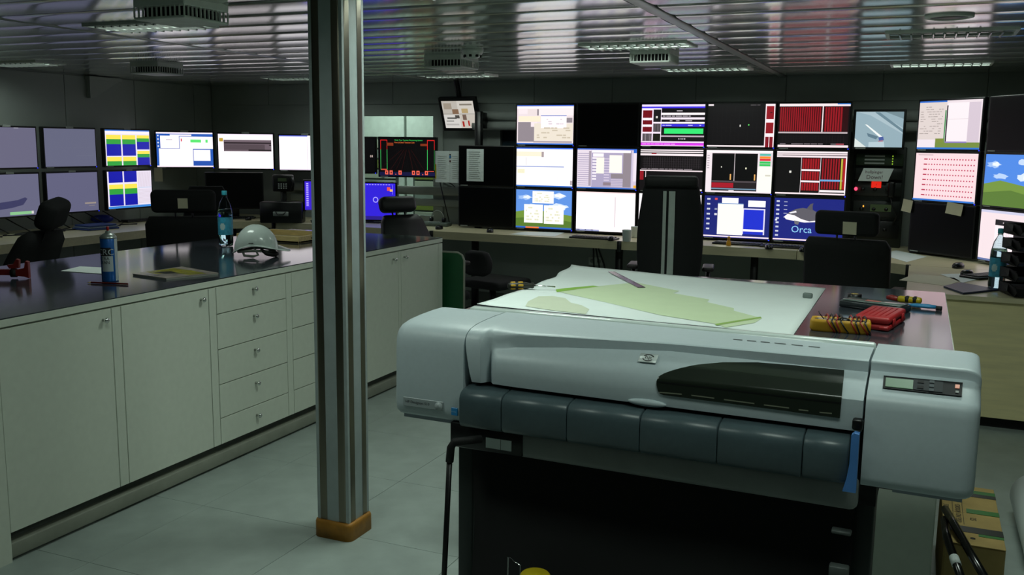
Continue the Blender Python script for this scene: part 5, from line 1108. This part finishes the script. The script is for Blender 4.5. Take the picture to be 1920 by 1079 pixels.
# sticky notes
def note(label, c, rz, w, h, m=M_PAPERB, tilt=0):
    t = thing('sticky_note', label, 'note', tuple(c), rz, 'sticky notes'); MB().loft([[(-w / 2, -.006 * v * v, -h * v), (w / 2, -.006 * v * v, -h * v)] for v in (0, .33, .66, 1)], 0, True, closed=False).build('note_paper', m, t); t.rotation_euler[1] = tilt
nR = Vector((dirR.y, -dirR.x, 0))
note('pale sticky note under left corner of the pink screen', c0 + dirR * -.33 + nR * .012 + Vector((0, 0, 1.235)), rzR, .10, .10, tilt=.12)
note('pale sticky note with writing under the pink screen', c0 + dirR * .13 + nR * .012 + Vector((0, 0, 1.235)), rzR, .15, .09, tilt=.1)
note('pale sticky note on the wall beside the striped screens', atd(347, 281, 10.32) + Vector((-.707 * .285 + .707 * .004, -.707 * .285 - .707 * .004, -.195)), math.radians(45), .085, .15)
# rack with radio gear between whale screen and right corner
p = ony(1645, 360, 8.7); t = thing('radio_rack', 'dark radio rack with green lights and red lamp', 'rack', (p.x, 8.62, DZ))
MB().rb(-.21, .21, .12, .34, 0, .86, .008, 1).build('cabinet', mat('rack_dark', '2a302d', .5), t)
for k, (z, h, m) in enumerate(((.70, .1, 'unit_green'), (.58, .1, 'unit_dark'), (.44, .12, 'unit_dark'), (.26, .14, 'unit_dark'), (.08, .15, 'unit_black'))):
    u = MB().rb(-.19, .19, .09, .13, z, z + h, .005, 1).build('rack_unit', mat(m, {'unit_green': '2b3a2a', 'unit_dark': '222725', 'unit_black': '0e1010'}[m], .45), t)
    if k == 0:
        for i in range(3): MB().box(-.12, .04, .087, .09, z + .015 + i * .03, z + .028 + i * .03).build('label_strip', M_GREYL, u)
        for i in range(4): MB().box(.1, .108, .086, .09, z + .012 + i * .022, z + .022 + i * .022).build('green_light', emat('a8d838', .8), u)
    else:
        for i in range(3): MB().cyl((-.12 + .1 * i, .09, z + h / 2), (-.12 + .1 * i, .075, z + h / 2), .016, n=10).build('knob', M_BLACK, u)
MB().sph((-.175, .08, .50), .014, .012, .016, 8, 6).build('red_lamp', emat('ff4060', 2.), t); MB().box(-.11, -.10, .085, .09, .345, .36).build('amber_light', emat('ffb040', 1.2), t)
MB().box(-.05, .12, .08, .09, .31, .37).build('dim_display', emat('2c3a20', .5), t)
p = ony(1671, 356, 8.69); t = thing('radio_handset', 'black radio handset with curly cord on the rack', 'handset', tuple(p))
MB().rb(-.025, .03, -.03, .02, -.07, .07, .018, 3).build('grip', M_BLACK, t); MB().tube([(0, -.02, -.07), (.02, -.03, -.14), (.06, -.02, -.22), (.03, 0, -.3)], .006, 6).build('cord', M_BLACK, t)
p = ony(1642, 328, 8.68); t = thing('paper_sign', 'white paper sign reading Down over the radio rack', 'sign', tuple(p))
MB().add([(-.14, 0, -.055), (.1, 0, -.055), (.14, .0, .055), (-.1, 0, .055)], [(0, 1, 2, 3)]).build('sheet', M_PAPER, t)
ts = MB(); ts.text('hullpinger', .036, TR(-.085, -.001, .012) @ FRONT); ts.text('Down!', .048, TR(-.075, -.001, -.036) @ FRONT); ts.build('lettering', mat('sign_ink', '4a2834', .6), t)
p = ony(1643, 346, 8.70); t = thing('red_tag', 'small bright red tag with added glow under the paper sign', 'tag', tuple(p)); MB().rb(-.04, .04, 0, .004, -.03, .025, .002, 1).build('plate', emat('f02818', .75), t)  # no lamp: emission added to the tag's colour to brighten its red
MB().text('!', .03, TR(-.004, -.001, -.015) @ FRONT).build('tag_mark', M_INK, t)
# wall socket under the desk, cables
p = ony(1117, 490, YB - .01); t = thing('wall_socket', 'white double wall socket under the long desk', 'socket', (p.x, YB - .003, p.z))
MB().rb(-.075, .075, -.012, 0, -.042, .042, .004, 1).build('plate', M_VENT, t)
for s_ in (-1, 1): MB().cyl((s_ * .036, -.014, 0), (s_ * .036, -.011, 0), .022, n=16).build('outlet', M_GREYL, t)
t = thing('cable_bundle', 'black cables hanging under the desk joint', 'cables', (-2.75, 8.3, 0))
for k in range(3): MB().tube([(.05 - .02 * k, 0, .72), (.1 - .05 * k, .05, .55), (.12 - .06 * k, .1, .4), (.0 - .05 * k, .2, .15), (-.05, .25, .02)], .009, 6).build('cable', M_BLACK, t)
t = thing('cable_tangle', 'tangle of thin black cables under the grey screens', 'cables', (-7.45, 6.2, DZ))
for k in range(9):
    y0 = -.9 + k * .22; MB().tube([(-.05, y0, .14), (.02, y0 + .06, .08), (.06, y0 + .16, .012), (.12, y0 + .05 * (-1) ** k, .006), (.2, y0 + .2, .006)], .006, 5).build('cable', M_BLACK, t)
t = thing('thin_cable', 'thin black cable looping on wall behind the paper pair', 'cable', (-4.6, 8.97, 0)); MB().tube([(-.1, 0, 1.33), (-.05, 0, 1.26), (0.05, 0, 1.22), (.15, 0, 1.13), (.3, 0, 1.10)], .006, 6).build('cable', M_BLACK, t)
t = thing('antenna_whip', 'thin black antenna rod on the desk console', 'antenna', tuple(dsk(840, 425))); MB().tube([(.0, .05, .0), (-.08, .05, .3), (-.17, .06, .62)], .006, 6).build('rod', M_BLACK, t)
